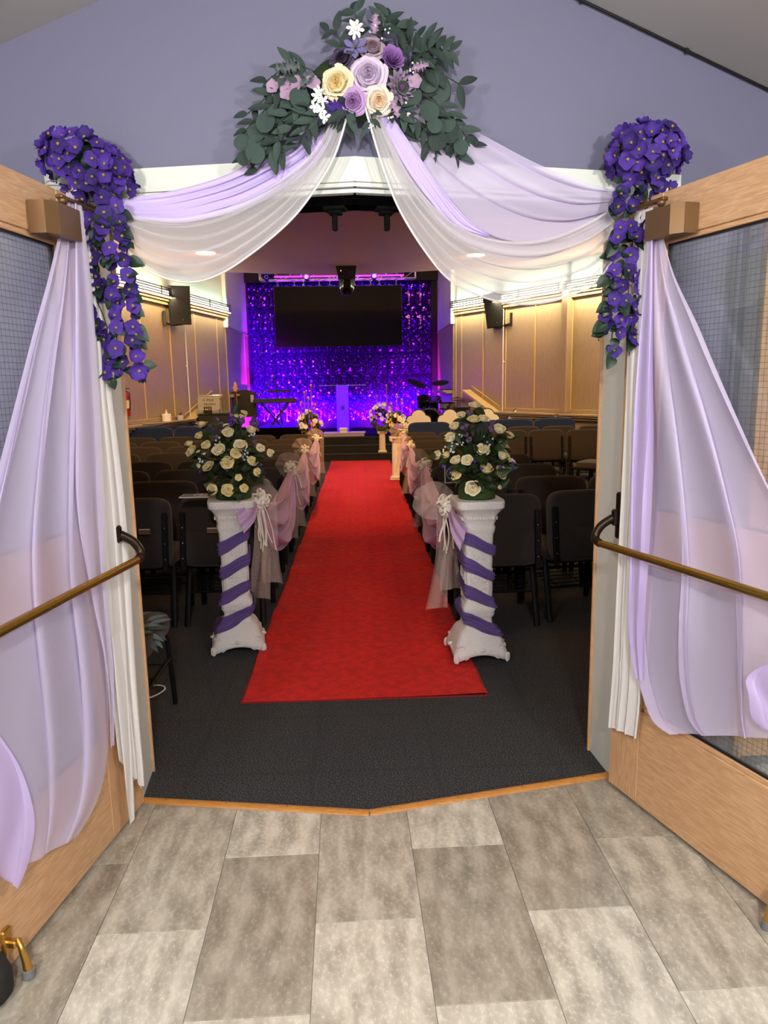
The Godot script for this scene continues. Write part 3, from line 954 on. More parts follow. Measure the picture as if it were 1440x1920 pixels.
# padded stacking chair that faces -z; its rear feet stand at z = 0.27
func make_chair() -> Node3D:
	var t := thing("church_chair", "", "chair", Vector3.ZERO, 0.0, "padded chairs in rows")
	var lean := Basis(Vector3.RIGHT, -0.14)
	part("backrest", cushion(0.54, 0.46, 0.065, 0.028, 0.012), M.chair_cloth, t, Transform3D(lean, Vector3(0, 0.635, 0.235)))
	part("pocket", one(func(m):
		m.grid(10, 5, func(u, v):
			var y: float = lerpf(-0.205, 0.015 - 0.022 * sin(PI * u), v)
			return Vector3(lerpf(-0.215, 0.215, u), y, 0.056 + 0.010 * sin(PI * u) - 0.012 * pow(absf(v - 0.5) * 2.0, 6.0)))), M.chair_pocket, t, Transform3D(lean, Vector3(0, 0.635, 0.235)))
	part("seat", cushion(0.52, 0.47, 0.085, 0.03, 0.0), M.chair_cloth, t, Transform3D(Basis(Vector3.RIGHT, PI / 2), Vector3(0, 0.44, -0.015)))
	part("seat_pan", bx(Vector3(0, 0.385, -0.01), Vector3(0.44, 0.02, 0.40), 0.004), M.steel, t)
	for s in [-1.0, 1.0]:
		var up := part("upright", one(func(m):
			m.box(Vector3(s * 0.236, -0.06, 0.050), Vector3(0.036, 0.38, 0.024), 0.005)), M.steel, t, Transform3D(lean, Vector3(0, 0.635, 0.235)))
		for y in [0.03, -0.07, -0.17]:
			piece("bolt", one(func(m): m.ball(Vector3(s * 0.236, y, 0.063), Vector3(0.006, 0.006, 0.004), 6, 4)), M.chrome, up)
		part("leg", tb([Vector3(s * 0.238, 0.42, 0.13), Vector3(s * 0.241, 0.36, 0.155), Vector3(s * 0.246, 0.18, 0.215), Vector3(s * 0.250, 0.004, 0.268)], 0.021, 8, 0.6), M.steel, t)
		part("leg", tb([Vector3(s * 0.238, 0.395, 0.02), Vector3(s * 0.241, 0.395, -0.15), Vector3(s * 0.243, 0.385, -0.195), Vector3(s * 0.245, 0.34, -0.212), Vector3(s * 0.248, 0.15, -0.222), Vector3(s * 0.250, 0.004, -0.228)], 0.021, 8, 0.6), M.steel, t)
	part("stretcher", one(func(m):
		m.tube([Vector3(-0.23, 0.22, 0.20), Vector3(0.23, 0.22, 0.20)], 0.009, 6)
		m.tube([Vector3(-0.232, 0.24, -0.219), Vector3(0.232, 0.24, -0.219)], 0.009, 6)), M.steel, t)
	part("book_rack", one(func(m):
		for k in 5:
			m.tube([Vector3(-0.23, 0.235, -0.2 + 0.09 * k), Vector3(0.23, 0.235, -0.2 + 0.09 * k)], 0.0035, 5)
		for k in 3:
			m.tube([Vector3(-0.18 + 0.18 * k, 0.235, -0.21), Vector3(-0.18 + 0.18 * k, 0.235, 0.19)], 0.0035, 5)), M.steel, t)
	return t

const ORD := ["nearest", "second", "third", "fourth", "fifth", "sixth", "seventh", "farthest"]
const NTH := ["at the runner", "second from the runner", "third from the runner", "fourth from the runner", "fifth from the runner", "sixth from the runner", "seventh from the runner"]

func chairs() -> void:
	var c0 := make_chair()
	var first := true
	# rows on the guitar side: [z of rear feet, number of chairs]
	var zl := [-4.60, -5.47, -6.24, -7.02, -7.98, -8.88, -9.80, -10.75]
	var nl := [3, 3, 4, 4, 5, 5, 5, 5]
	for r in 8:
		for k in nl[r]:
			var x: float = -0.94 - 0.585 * k + (0.02 if r == 0 else 0.0)
			var lab := "grey padded chair in the %s guitar side row, %s" % [ORD[r], NTH[k]]
			var at := Vector3(x, 0.004, zl[r] - 0.27 + 0.012 * k)
			var turn: float = 0.015 * (k % 3 - 1)
			if first:
				first = false
				c0.position = at
				c0.rotation.y = turn
				c0.set_meta("label", lab)
			else:
				dup(c0, at, turn, lab, "church_chair")
	var zr := [-4.42, -5.26, -6.10, -7.05, -7.85, -8.95, -9.80, -10.62]
	var nr := [2, 3, 2, 2, 2, 2, 2, 2]
	for r in 8:
		for k in nr[r]:
			var x: float = 0.862 + 0.555 * k
			var dz: float = -0.10 * k * k if r == 0 else 0.0
			dup(c0, Vector3(x, 0.004, zr[r] - 0.27 + dz), (0.16 * k if r == 0 else 0.0), "grey padded chair in the %s drum side row, %s" % [ORD[r], NTH[k]], "church_chair")
	# the angled block by the drum side wall
	var i := 0
	for a in [[2.20, -10.95, 0.10], [2.76, -10.93, 0.02], [3.34, -10.85, -0.05], [2.62, -11.86, 0.08], [3.20, -11.85, 0.03], [3.78, -11.78, 0.0], [3.26, -9.75, 0.9]]:
		dup(c0, Vector3(a[0], 0.004, a[1]), a[2], ["grey padded chair before the drum side panels, inner chair of the front three", "grey padded chair before the drum side panels, middle of the front three", "grey padded chair before the drum side panels, by the white jamb", "grey padded chair behind the front three by the drum side panels, inner one", "grey padded chair behind the front three by the drum side panels, middle one", "grey padded chair behind the front three by the drum side panels, outer one", "single grey padded chair turned sideways with its seat in view by the drum side jamb"][i], "church_chair")
		i += 1
	dup(c0, Vector3(-1.185, 0.004, -3.17), -PI / 2, "single padded chair just inside the guitar side jamb with eucalyptus on its seat", "church_chair")
	# navy bench seats in front of the stage
	var n := 0
	for a in [[1.12, -12.0, 0.0], [1.83, -12.05, 0.0], [2.62, -12.55, -0.05], [3.36, -12.62, -0.06], [-2.70, -12.2, 0.0], [-3.41, -12.15, 0.0]]:
		var b := thing("bench_seat", ["navy upholstered bench behind the drum side rows, at the runner", "navy upholstered bench behind the drum side rows, hidden by the bouquet", "navy upholstered bench by the drum side panels, inner of two", "navy upholstered bench by the drum side panels, outer of two", "navy upholstered bench on the guitar side, inner of two", "navy upholstered bench on the guitar side, outer of two"][n], "bench", Vector3(a[0], 0.004, a[1]), a[2], "navy bench seats")
		n += 1
		part("backrest", cushion(0.70, 0.52, 0.10, 0.04), M.blue_cloth, b, Transform3D(Basis(Vector3.RIGHT, -0.1), Vector3(0, 0.70, 0.25)))
		part("seat", cushion(0.70, 0.50, 0.12, 0.04), M.blue_cloth, b, Transform3D(Basis(Vector3.RIGHT, PI / 2), Vector3(0, 0.42, 0.0)))
		for s in [-1.0, 1.0]:
			part("leg", tb([Vector3(s * 0.3, 0.38, 0.2), Vector3(s * 0.3, 0.0, 0.26)], 0.02, 8), M.steel, b)
			part("leg", tb([Vector3(s * 0.3, 0.38, -0.2), Vector3(s * 0.3, 0.0, -0.2)], 0.02, 8), M.steel, b)
	# white scallop-backed chairs before the stage
	n = 0
	for x in [1.18, 1.81, 2.56, 3.22]:
		var w := thing("banquet_chair", "white scallop-backed chair before the stage, %s" % ["nearest the runner", "in front of the snare drum", "beside the sloping ledge foot", "farthest from the runner"][n], "chair", Vector3(x, 0.004, -14.78), rand(-0.06, 0.06), "white scallop-backed chairs")
		n += 1
		var poly := [Vector2(0.225, 0.56), Vector2(0.238, 0.72)]
		for k in 9:
			var a := deg_to_rad(-5.0 + 100.0 * k / 8.0)
			poly.append(Vector2(0.145 + 0.10 * cos(a), 0.845 + 0.105 * sin(a)))
		for k in 13:
			var a := deg_to_rad(20.0 + 140.0 * k / 12.0)
			poly.append(Vector2(0.150 * cos(a), 0.905 + 0.155 * sin(a)))
		for k in 9:
			var a := deg_to_rad(85.0 + 100.0 * k / 8.0)
			poly.append(Vector2(-0.145 + 0.10 * cos(a), 0.845 + 0.105 * sin(a)))
		poly.append(Vector2(-0.238, 0.72))
		poly.append(Vector2(-0.225, 0.56))
		part("backrest", one(func(m): m.prism(poly, 0.16, 0.21)), M.vinyl, w)
		var rim := []
		for p in poly:
			rim.append(Vector3(p.x * 1.02, p.y + 0.008, 0.195))
		part("back_frame", tb(rim, 0.014, 7), M.bronze_dark, w)
		part("seat", cushion(0.46, 0.44, 0.09, 0.03), M.vinyl, w, Transform3D(Basis(Vector3.RIGHT, PI / 2), Vector3(0, 0.45, -0.03)))
		for s in [-1.0, 1.0]:
			part("leg", tb([Vector3(s * 0.21, 0.80, 0.19), Vector3(s * 0.20, 0.42, 0.17), Vector3(s * 0.21, 0.0, 0.22)], 0.013, 7), M.bronze_dark, w)
			part("leg", tb([Vector3(s * 0.20, 0.42, -0.2), Vector3(s * 0.21, 0.0, -0.22)], 0.013, 7), M.bronze_dark, w)

const PED := [[0.0, 0.152], [0.02, 0.159], [0.045, 0.157], [0.08, 0.145], [0.12, 0.130], [0.15, 0.117], [0.170, 0.104], [0.180, 0.090], [0.192, 0.081], [0.235, 0.078], [0.245, 0.084], [0.262, 0.092], [0.275, 0.088], [0.285, 0.096], [0.305, 0.092], [0.318, 0.080], [0.335, 0.075], [0.45, 0.0765], [0.60, 0.079], [0.72, 0.082], [0.735, 0.088], [0.76, 0.092], [0.778, 0.086], [0.79, 0.092], [0.83, 0.100], [0.855, 0.118], [0.868, 0.128], [0.872, 0.134], [0.905, 0.136], [0.915, 0.132], [0.9155, 0.0]]

func ped_half(y: float) -> float:
	for k in PED.size() - 1:
		if y <= PED[k + 1][0]:
			return lerpf(PED[k][1], PED[k + 1][1], (y - PED[k][0]) / maxf(PED[k + 1][0] - PED[k][0], 1e-5))
	return 0.1

func squarish(u: float, h: float, n := 7.0) -> Vector2:
	var a := TAU * u
	# even spacing round a rounded square
	var c := cos(a)
	var s := sin(a)
	var k := pow(pow(absf(c), n) + pow(absf(s), n), -1.0 / n)
	return Vector2(c, s) * h * k

func pedestals() -> void:
	for s in [-1.0, 1.0]:
		var at := Vector3(-0.770, 0.004, -4.215) if s < 0 else Vector3(0.640, 0.012, -3.955)
		var nm := "guitar" if s < 0 else "drum"
		var t := thing("plaster_pedestal", "white moulded plaster pedestal at the runner on the %s side" % nm, "pedestal", at, 0.16 if s < 0 else 0.075)
		var m := MB.new()
		m.grid(72, PED.size() - 1, func(u, v):
			var k: Array = PED[roundi(v * (PED.size() - 1))]
			var p := squarish(u, k[1])
			var y: float = k[0]
			var corner := pow(minf(absf(p.x), absf(p.y)) / maxf(k[1], 0.001), 2.0)
			if y < 0.16:
				# arched skirt between scrolled feet
				y += (1.0 - corner) * 0.045 * clampf(1.0 - y / 0.07, 0, 1)
				p *= 1.0 - 0.05 * (1.0 - corner) * clampf(1.0 - y / 0.10, 0, 1)
			return Vector3(p.x, y, p.y), true)
		part("column", m, M.cast, t)
		# moulded relief: scroll feet, skirt arch, framed shaft panels with leaf scrolls
		var rel := MB.new()
		for f in 4:
			var bs := Basis(Vector3.UP, f * PI / 2)
			for e in [-1.0, 1.0]:
				rel.ball(bs * Vector3(e * 0.142, 0.030, 0.1505), Vector3(0.012, 0.028, 0.006), 10, 6)
				var sc := []
				for k in 14:
					var a := 0.4 + k * 0.42
					var rr := 0.021 - 0.0012 * k
					sc.append(bs * Vector3(e * (0.112 + cos(a) * rr), 0.083 + sin(a) * rr, 0.138 - 0.12 * (sin(a) * rr + 0.0)))
				rel.tube(sc, 0.0045, 6)
				var leafs := []
				for k in 10:
					leafs.append(bs * Vector3(e * (0.02 + 0.0085 * k), 0.064 - 0.0035 * k + 0.012 * sin(k * 0.55), 0.151 - 0.0005 * k))
				rel.tube(leafs, [0.002, 0.004, 0.005, 0.006, 0.006, 0.005, 0.005, 0.004, 0.003, 0.002], 6)
			rel.ball(bs * Vector3(0, 0.073, 0.147), Vector3(0.022, 0.012, 0.012), 10, 6)
			for k in 5:
				rel.ball(bs * Vector3(-0.05 + 0.025 * k, 0.112, 0.118), Vector3(0.010, 0.014, 0.006), 7, 5)
			for fr in [[0.345, 0.52], [0.54, 0.715]]:
				var y0: float = fr[0]
				var y1: float = fr[1]
				var zz := 0.0755
				var q := 0.052
				rel.tube([bs * Vector3(-q, y0, zz), bs * Vector3(q, y0, zz), bs * Vector3(q, y1, zz + 0.003), bs * Vector3(-q, y1, zz + 0.003), bs * Vector3(-q, y0, zz)], 0.0035, 6)
				for e in [-1.0, 1.0]:
					for g in 2:
						var sc := []
						for k in 12:
							var a := 0.2 + k * 0.45
							var rr := 0.022 - 0.0015 * k
							sc.append(bs * Vector3(e * (0.022 + cos(a) * rr), lerpf(y0, y1, 0.30 + 0.4 * g) + sin(a) * rr * (1.0 if g == 0 else -1.0), zz + 0.002))
						rel.tube(sc, 0.0042, 6)
			for k in 9:
				rel.ball(bs * Vector3(-0.072 + 0.018 * k, 0.812, 0.096), Vector3(0.007, 0.013, 0.005), 6, 4)
		part("relief", rel, M.cast, t)
		# tulle sash wound in a spiral
		var w := thing("wound_tulle", "purple tulle wound in a spiral round the white pedestal on the %s side" % nm, "sash", at, 0.16 if s < 0 else 0.075)
		var turns := 3.7
		var sh := MB.new()
		for layer in 2:
			sh.grid(260, 7, func(u, v):
				var a: float = u * turns
				var mid: float = 0.715 - 0.152 * a - 0.028 * sin(TAU * (a - 0.3))
				var hw: float = (0.037 if layer == 0 else 0.027) * (0.9 + 0.2 * sin(u * 23.0 + s))
				var y: float = mid + (v - 0.5) * 2.0 * hw + 0.003 * sin(v * 20.0 + u * 40.0)
				var p := squarish(fposmod(0.55 - a if s > 0 else a - 0.05, 1.0), ped_half(clampf(y, 0.10, 0.80)) + 0.010 + 0.004 * layer + 0.0035 * sin(v * TAU * 2.3 + u * 9.0) + 0.002 * sin(v * 31.0), 9.0)
				return Vector3(p.x, y, p.y))
		part("wrap", sh, M.tulle_deep, w)

# hanging cloth between two edge curves; P maps (a, y, depth) to a place
func cloth(edge_a: Array, edge_b: Array, nu: int, nv: int, folds: float, amp: float, sd: float, P: Callable, squeeze := 0.0) -> MB:
	var ca := spline(edge_a)
	var cb := spline(edge_b)
	var pa := []
	var pb := []
	for k in nu + 1:
		pa.append(on(ca, float(k) / nu))
		pb.append(on(cb, float(k) / nu))
	var m := MB.new()
	m.grid(nu, nv, func(u, v):
		var w: float = v + squeeze * sin(TAU * folds * v + sd) * 0.5 / folds + 0.25 / folds * sin(u * 5.0 + sd * 3.0) * sin(PI * v)
		w = clampf(w, 0, 1)
		var i := roundi(u * nu)
		var a: Vector3 = pa[i]
		var b: Vector3 = pb[i]
		var p := a.lerp(b, w)
		var span := clampf(a.distance_to(b) / 0.25, 0.25, 1.0)
		var d: float = a.z * (1.0 - v) + b.z * v + amp * span * (0.62 * sin(TAU * folds * v + sd + 1.6 * sin(u * 3.0 + sd)) + 0.38 * sin(TAU * folds * 1.83 * v + sd * 2.0 + 1.1 * sin(u * 4.0)))
		return P.call(p.x, p.y, d))
	return m

func drapes() -> void:
	var onwall := func(off: float) -> Callable:
		return func(x, y, d): return Vector3(x, y, wall_z(x) + off + d)
	var sw := [
		["white sheer swag sweeping from the floral spray to the guitar side door", M.sheer,
			[[-0.045, 2.38], [-0.121, 2.265], [-0.224, 2.185], [-0.328, 2.132], [-0.45, 2.096], [-0.573, 2.085], [-0.678, 2.096], [-0.80, 2.12]],
			[[-0.008, 2.38], [-0.055, 2.251], [-0.107, 2.169], [-0.177, 2.086], [-0.247, 2.026], [-0.336, 1.965], [-0.426, 1.915], [-0.515, 1.89], [-0.603, 1.901], [-0.681, 1.937], [-0.731, 1.989], [-0.80, 2.09]], 5.0, 0.020, 0.085, 0.7],
		["lavender chiffon swag gathered behind the white one on the guitar side", M.lav_thick,
			[[-0.10, 2.38], [-0.203, 2.296], [-0.306, 2.252], [-0.393, 2.217], [-0.481, 2.193], [-0.604, 2.172], [-0.80, 2.155]],
			[[-0.03, 2.38], [-0.105, 2.25], [-0.199, 2.178], [-0.312, 2.123], [-0.417, 2.096], [-0.557, 2.078], [-0.663, 2.09], [-0.80, 2.11]], 4.5, 0.018, 0.06, 0.8],
		["white sheer swag sweeping from the floral spray to the drum side door", M.sheer,
			[[0.07, 2.38], [0.158, 2.215], [0.226, 2.132], [0.312, 2.063], [0.419, 2.023], [0.548, 2.016], [0.659, 2.038], [0.773, 2.087], [0.93, 2.175]],
			[[0.035, 2.38], [0.083, 2.222], [0.132, 2.099], [0.207, 1.982], [0.294, 1.885], [0.402, 1.833], [0.513, 1.81], [0.627, 1.816], [0.741, 1.849], [0.818, 1.894], [0.93, 2.05]], 5.0, 0.022, 0.085, 0.7],
		["broad lavender chiffon swag behind the white one on the drum side", M.lav,
			[[0.20, 2.42], [0.331, 2.371], [0.455, 2.324], [0.582, 2.271], [0.695, 2.231], [0.791, 2.205], [0.93, 2.185]],
			[[0.06, 2.38], [0.143, 2.230], [0.227, 2.115], [0.314, 2.030], [0.421, 1.972], [0.55, 1.955], [0.682, 1.985], [0.777, 2.035], [0.93, 2.13]], 4.0, 0.020, 0.055, 0.5]]
	for a in sw:
		var t := thing("swag_drape", a[0], "drape", Vector3.ZERO)
		part("fabric", cloth(a[2], a[3], 90, 56, a[4], a[5], a[4] * 1.3 + a[2][0][0] * 9.0, onwall.call(a[6]), a[7]), a[1], t)
		# rolled hem along the lower edge
		var c := spline(a[3])
		var pts := []
		for k in 60:
			var p := on(c, k / 59.0)
			pts.append(Vector3(p.x, p.y, wall_z(p.x) + a[6] + 0.006))
		part("hem", tb(pts, 0.0035, 6), M.sheer_thick if a[1] == M.sheer else M.lav_thick, t)
	# a deeper bunched band of the lavender cloth on the drum side
	var band := thing("chiffon_twist", "dark bunched lavender fold beside the white swag under the floral spray", "drape", Vector3.ZERO)
	part("fabric", cloth([[0.11, 2.38], [0.20, 2.26], [0.27, 2.17], [0.36, 2.075], [0.43, 2.03]], [[0.075, 2.37], [0.145, 2.24], [0.23, 2.13], [0.32, 2.045], [0.43, 2.02]], 40, 30, 3.0, 0.016, 1.0, onwall.call(0.075), 0.6), M.lav_thick, band)
	# side drapes hang on the passage face of the open doors
	for s in [-1.0, 1.0]:
		var p := Vector3(-0.863, 0, -2.461) if s < 0 else Vector3(0.934, 0, -2.557)
		var x := Vector3(-0.1684, 0, 0.9857).normalized() if s < 0 else Vector3(0.324, 0, 0.946).normalized()
		var xf := Transform3D(Basis(x, Vector3.UP, x.cross(Vector3.UP)), p)
		var ondoor := func(off: float) -> Callable:
			return func(a, y, d): return Vector3(a, y, s * (off + d))
		var nm := "guitar" if s < 0 else "drum"
		var t := thing("side_drape", "lavender chiffon side drape flaring over the open door on the %s side" % nm, "drape", Vector3.ZERO)
		t.transform = xf
		var outer := [[0.175, 2.13], [0.19, 2.08], [0.241, 1.997], [0.327, 1.853], [0.414, 1.716], [0.516, 1.545], [0.604, 1.4], [0.75, 1.16], [0.84, 0.85], [0.83, 0.52], [0.745, 0.315]]
		var inner := [[0.135, 2.13], [0.125, 2.08], [0.108, 1.959], [0.112, 1.768], [0.145, 1.442], [0.170, 1.191], [0.185, 0.934], [0.172, 0.657], [0.210, 0.393], [0.294, 0.262], [0.433, 0.215]]
		if s > 0:
			outer = [[0.20, 2.06], [0.215, 1.987], [0.268, 1.866], [0.368, 1.714], [0.461, 1.57], [0.592, 1.377], [0.671, 1.266], [0.783, 1.111], [0.86, 0.9], [0.87, 0.72], [0.84, 0.60]]
			inner = [[0.165, 2.06], [0.160, 1.98], [0.135, 1.663], [0.135, 1.401], [0.145, 1.13], [0.155, 0.85], [0.158, 0.695], [0.185, 0.548], [0.235, 0.449], [0.284, 0.399], [0.36, 0.392]]
		part("fabric", cloth(inner, outer, 90, 60, 3.2, 0.017, 2.0 * s, ondoor.call(0.042), 0.55), M.lav, t)
		# gathered pleat hanging close to the hinge side
		if s < 0:
			part("pleat", cloth([[0.13, 2.10], [0.112, 1.85], [0.125, 1.5], [0.15, 1.2], [0.175, 0.93], [0.172, 0.66], [0.21, 0.40]], [[0.165, 2.10], [0.20, 1.85], [0.26, 1.5], [0.31, 1.2], [0.275, 0.93], [0.225, 0.66], [0.235, 0.40]], 50, 24, 1.6, 0.012, 0.4, ondoor.call(0.062), 0.5), M.lav, t)
			part("turned_hem", cloth([[0.80, 0.80], [0.68, 0.60], [0.64, 0.44], [0.655, 0.36], [0.70, 0.295], [0.745, 0.27]], [[0.82, 0.80], [0.82, 0.6], [0.82, 0.5], [0.82, 0.42], [0.80, 0.35], [0.76, 0.30]], 30, 12, 1.2, 0.01, 0.9, ondoor.call(0.066), 0.3), M.lav_thick, t)
		else:
			part("pleat", cloth([[0.165, 2.0], [0.135, 1.6], [0.135, 1.3], [0.148, 0.98], [0.158, 0.69], [0.20, 0.53]], [[0.19, 2.0], [0.215, 1.6], [0.235, 1.3], [0.235, 0.98], [0.225, 0.69], [0.235, 0.53]], 50, 24, 1.6, 0.012, 2.4, ondoor.call(0.062), 0.5), M.lav_thick, t)
			part("turned_hem", cloth([[0.82, 0.83], [0.70, 0.77], [0.645, 0.715], [0.66, 0.665], [0.675, 0.605], [0.72, 0.585]], [[0.86, 0.83], [0.86, 0.78], [0.86, 0.72], [0.86, 0.68], [0.84, 0.63], [0.80, 0.60]], 24, 12, 1.2, 0.008, 0.9, ondoor.call(0.066), 0.3), M.lav_thick, t)
		var wo := [[0.10, 2.12], [0.088, 1.772], [0.102, 1.54], [0.120, 1.268], [0.139, 1.007], [0.150, 0.737], [0.150, 0.548], [0.145, 0.352], [0.140, 0.30]]
		var wi := [[0.02, 2.12], [-0.004, 1.78], [-0.008, 1.538], [-0.022, 1.341], [-0.032, 1.061], [-0.018, 0.68], [-0.018, 0.377], [-0.024, 0.2], [-0.024, 0.09]]
		if s > 0:
			wo = [[0.15, 2.10], [0.138, 1.918], [0.138, 1.577], [0.155, 1.22], [0.160, 0.847], [0.175, 0.655], [0.200, 0.47], [0.19, 0.29]]
			wi = [[0.06, 2.10], [0.043, 1.933], [0.045, 1.579], [0.045, 1.208], [0.044, 0.817], [0.043, 0.51], [0.032, 0.30], [0.032, 0.262]]
		var w := thing("sheer_panel", "white sheer panel hanging straight down the hinge side of the %s side door" % nm, "drape", Vector3.ZERO)
		w.transform = xf
		part("fabric", cloth(wi, wo, 80, 40, 3.4, 0.012, 1.0 + s, ondoor.call(0.030), 0.7), M.sheer_thick, w)
		if s < 0:
			part("corner_tail", cloth([[0.06, 0.75], [0.075, 0.5], [0.085, 0.3], [0.095, 0.12], [0.10, 0.062]], [[0.15, 0.75], [0.148, 0.5], [0.145, 0.3], [0.143, 0.12], [0.14, 0.055]], 24, 16, 1.3, 0.008, 0.7, ondoor.call(0.052), 0.4), M.sheer_thick, w)
	# white ribbon tie at the guitar side corner
	var rb := thing("ribbon_tie", "white satin ribbon loop tying the drape at the guitar side door corner", "ribbon", Vector3(-0.90, 2.155, -2.42))
	for k in 2:
		var lp := MB.new()
		lp.grid(24, 2, func(u, v):
			var a: float = TAU * u
			return Vector3(-0.035 - 0.05 * cos(a) * (1.0 - 0.2 * k) + 0.02, 0.012 + 0.014 * sin(a) + 0.012 * k - 0.15 * (-0.05 * cos(a)), 0.01 + (v - 0.5) * 0.012 + 0.006 * k))
		part("loop", lp, M.ribbon, rb)
	part("knot", one(func(q): q.ball(Vector3(0.035, 0.0, 0.01), Vector3(0.016, 0.014, 0.012), 10, 6)), M.ribbon, rb)

# ---------------------------------------------------------------- flowers
func aim(dir: Vector3, roll := 0.0) -> Basis:
	var z := dir.normalized()
	var x := (Vector3.UP if absf(z.y) < 0.95 else Vector3.RIGHT).cross(z).normalized()
	return Basis(x, z.cross(x), z) * Basis(Vector3.BACK, roll)

func petal(m: MB, ang: float, L: float, W: float, cup: float, tip := 0.0, r0 := 0.0) -> void:
	var c := cos(ang)
	var s := sin(ang)
	m.grid(4, 5, func(u, v):
		var a: float = u * 2.0 - 1.0
		var w: float = W * (0.16 + 0.84 * pow(sin(PI * clampf(pow(v, 1.5) * 0.93, 0, 1)), 0.7))
		var y: float = r0 + L * v * (1.0 - 0.10 * a * a * v)
		var x: float = a * w
		var z: float = cup * L * (v * v * 0.9 - 0.15 * v) + 0.22 * W * a * a * v + tip * L * pow(v, 4.0)
		return Vector3(x * c - y * s, x * s + y * c, z))

func blossom(L: float, cup: float, sd: int, wide := 0.50) -> MB:
	var m := MB.new()
	var r := RandomNumberGenerator.new()
	r.seed = sd
	for k in 5:
		petal(m, TAU * k / 5.0 + r.randf_range(-0.12, 0.12), L * r.randf_range(0.88, 1.08), L * wide, cup * r.randf_range(0.6, 1.4), -0.12)
	return m

func leaf(L: float, W: float, fold: float, curl: float, p := 0.75) -> MB:
	var m := MB.new()
	m.grid(4, 7, func(u, v):
		var a: float = u * 2.0 - 1.0
		var w: float = W * pow(sin(PI * pow(v, p)), 0.85) + 0.0012
		return Vector3(a * w, L * v, fold * W * absf(a) * sin(PI * v) - curl * L * v * v))
	return m

func disc_leaf(R: float) -> MB:
	var m := MB.new()
	m.grid(16, 3, func(u, v):
		var a: float = TAU * u
		var r: float = R * v
		return Vector3(cos(a) * r, R + sin(a) * r * 0.98, 0.10 * R * v * v * cos(2.0 * a) - 0.06 * R * (1.0 - v)), true)
	return m

func put_leaf(parent: Node3D, called: String, mesh: ArrayMesh, mat: Material, at: Vector3, dir: Vector3, nrm: Vector3, k := 1.0) -> void:
	var y := dir.normalized()
	var z := (nrm - y * nrm.dot(y)).normalized()
	var x := y.cross(z)
	piece(called, mesh, mat, parent, Transform3D(Basis(x, y, z).scaled_local(Vector3.ONE * k), at))

# one rose petal: rises from near the axis, bulges to r1, its rim at height zt; curl > 0 rolls the rim outwards, < 0 inwards; slip tucks one edge under the next petal
func rose_petal(m: MB, ang: float, half: float, r0: float, r1: float, zt: float, curl: float, slip: float, nu := 8, nv := 6) -> void:
	m.grid(nu, nv, func(u, v):
		var a: float = u * 2.0 - 1.0
		var vv: float = v * (1.0 - 0.16 * pow(absf(a), 3.0))
		var th: float = ang + a * half
		var r: float = lerpf(r0, r1, sin(minf(vv * 1.75, PI * 0.5)))
		var e: float = maxf(0.0, vv - 0.6) / 0.4
		r += curl * r1 * e * e * (1.0 - 0.25 * cos(a * 3.0))
		r *= 1.0 + slip * a
		var z: float = zt * vv - maxf(curl, 0.0) * r1 * 0.75 * e * e * e
		return Vector3(cos(th) * r, sin(th) * r, z))

# rings: count, rim radius, rim height, curl
const RINGS := [[2, 0.085, 0.60, -0.30], [3, 0.17, 0.64, -0.20], [3, 0.27, 0.65, -0.08], [4, 0.38, 0.62, 0.05], [5, 0.51, 0.56, 0.16], [5, 0.66, 0.48, 0.26], [6, 0.78, 0.36, 0.34]]

func rose_ring(R: float, g: int, sd: int, nu: int, nv: int) -> Array:
	var r := RandomNumberGenerator.new()
	r.seed = sd * 31 + g
	var out := []
	var q: Array = RINGS[g]
	for k in int(q[0]):
		var m := MB.new()
		rose_petal(m, TAU * (k + r.randf_range(-0.08, 0.08)) / q[0] + g * 1.1, PI / q[0] * 1.30, R * q[1] * 0.45, R * q[1] * r.randf_range(0.96, 1.05), R * q[2] * r.randf_range(0.96, 1.04), q[3], 0.11, nu, nv)
		out.append(m)
	return out

func rose_core(R: float, nu := 10, nv := 6) -> MB:
	var m := MB.new()
	for g in 3:
		for q in rose_ring(R, g, 5, nu, nv):
			m.add(q)
	m.ball(Vector3(0, 0, R * 0.40), Vector3(0.05, 0.05, 0.17) * R, 8, 5)
	m.ball(Vector3(0, 0, R * 0.28), Vector3(0.50, 0.50, 0.20) * R, 14, 8)
	m.grid(14, 3, func(u, v): return Vector3(cos(TAU * u) * R * (0.10 + 0.30 * v), sin(TAU * u) * R * (0.10 + 0.30 * v), R * (-0.12 + 0.25 * v)), true)
	return m

func rose_rings(R: float, sd: int) -> Array:
	var out := []
	for g in range(3, 7):
		out.append_array(rose_ring(R, g, sd, 8, 6))
	return out

func rose_mesh(R: float, sd: int, last := 6) -> ArrayMesh:
	var m := rose_core(R, 6, 4)
	for g in range(3, last):
		for q in rose_ring(R, g, sd, 6, 4):
			m.add(q)
	return m.mesh()

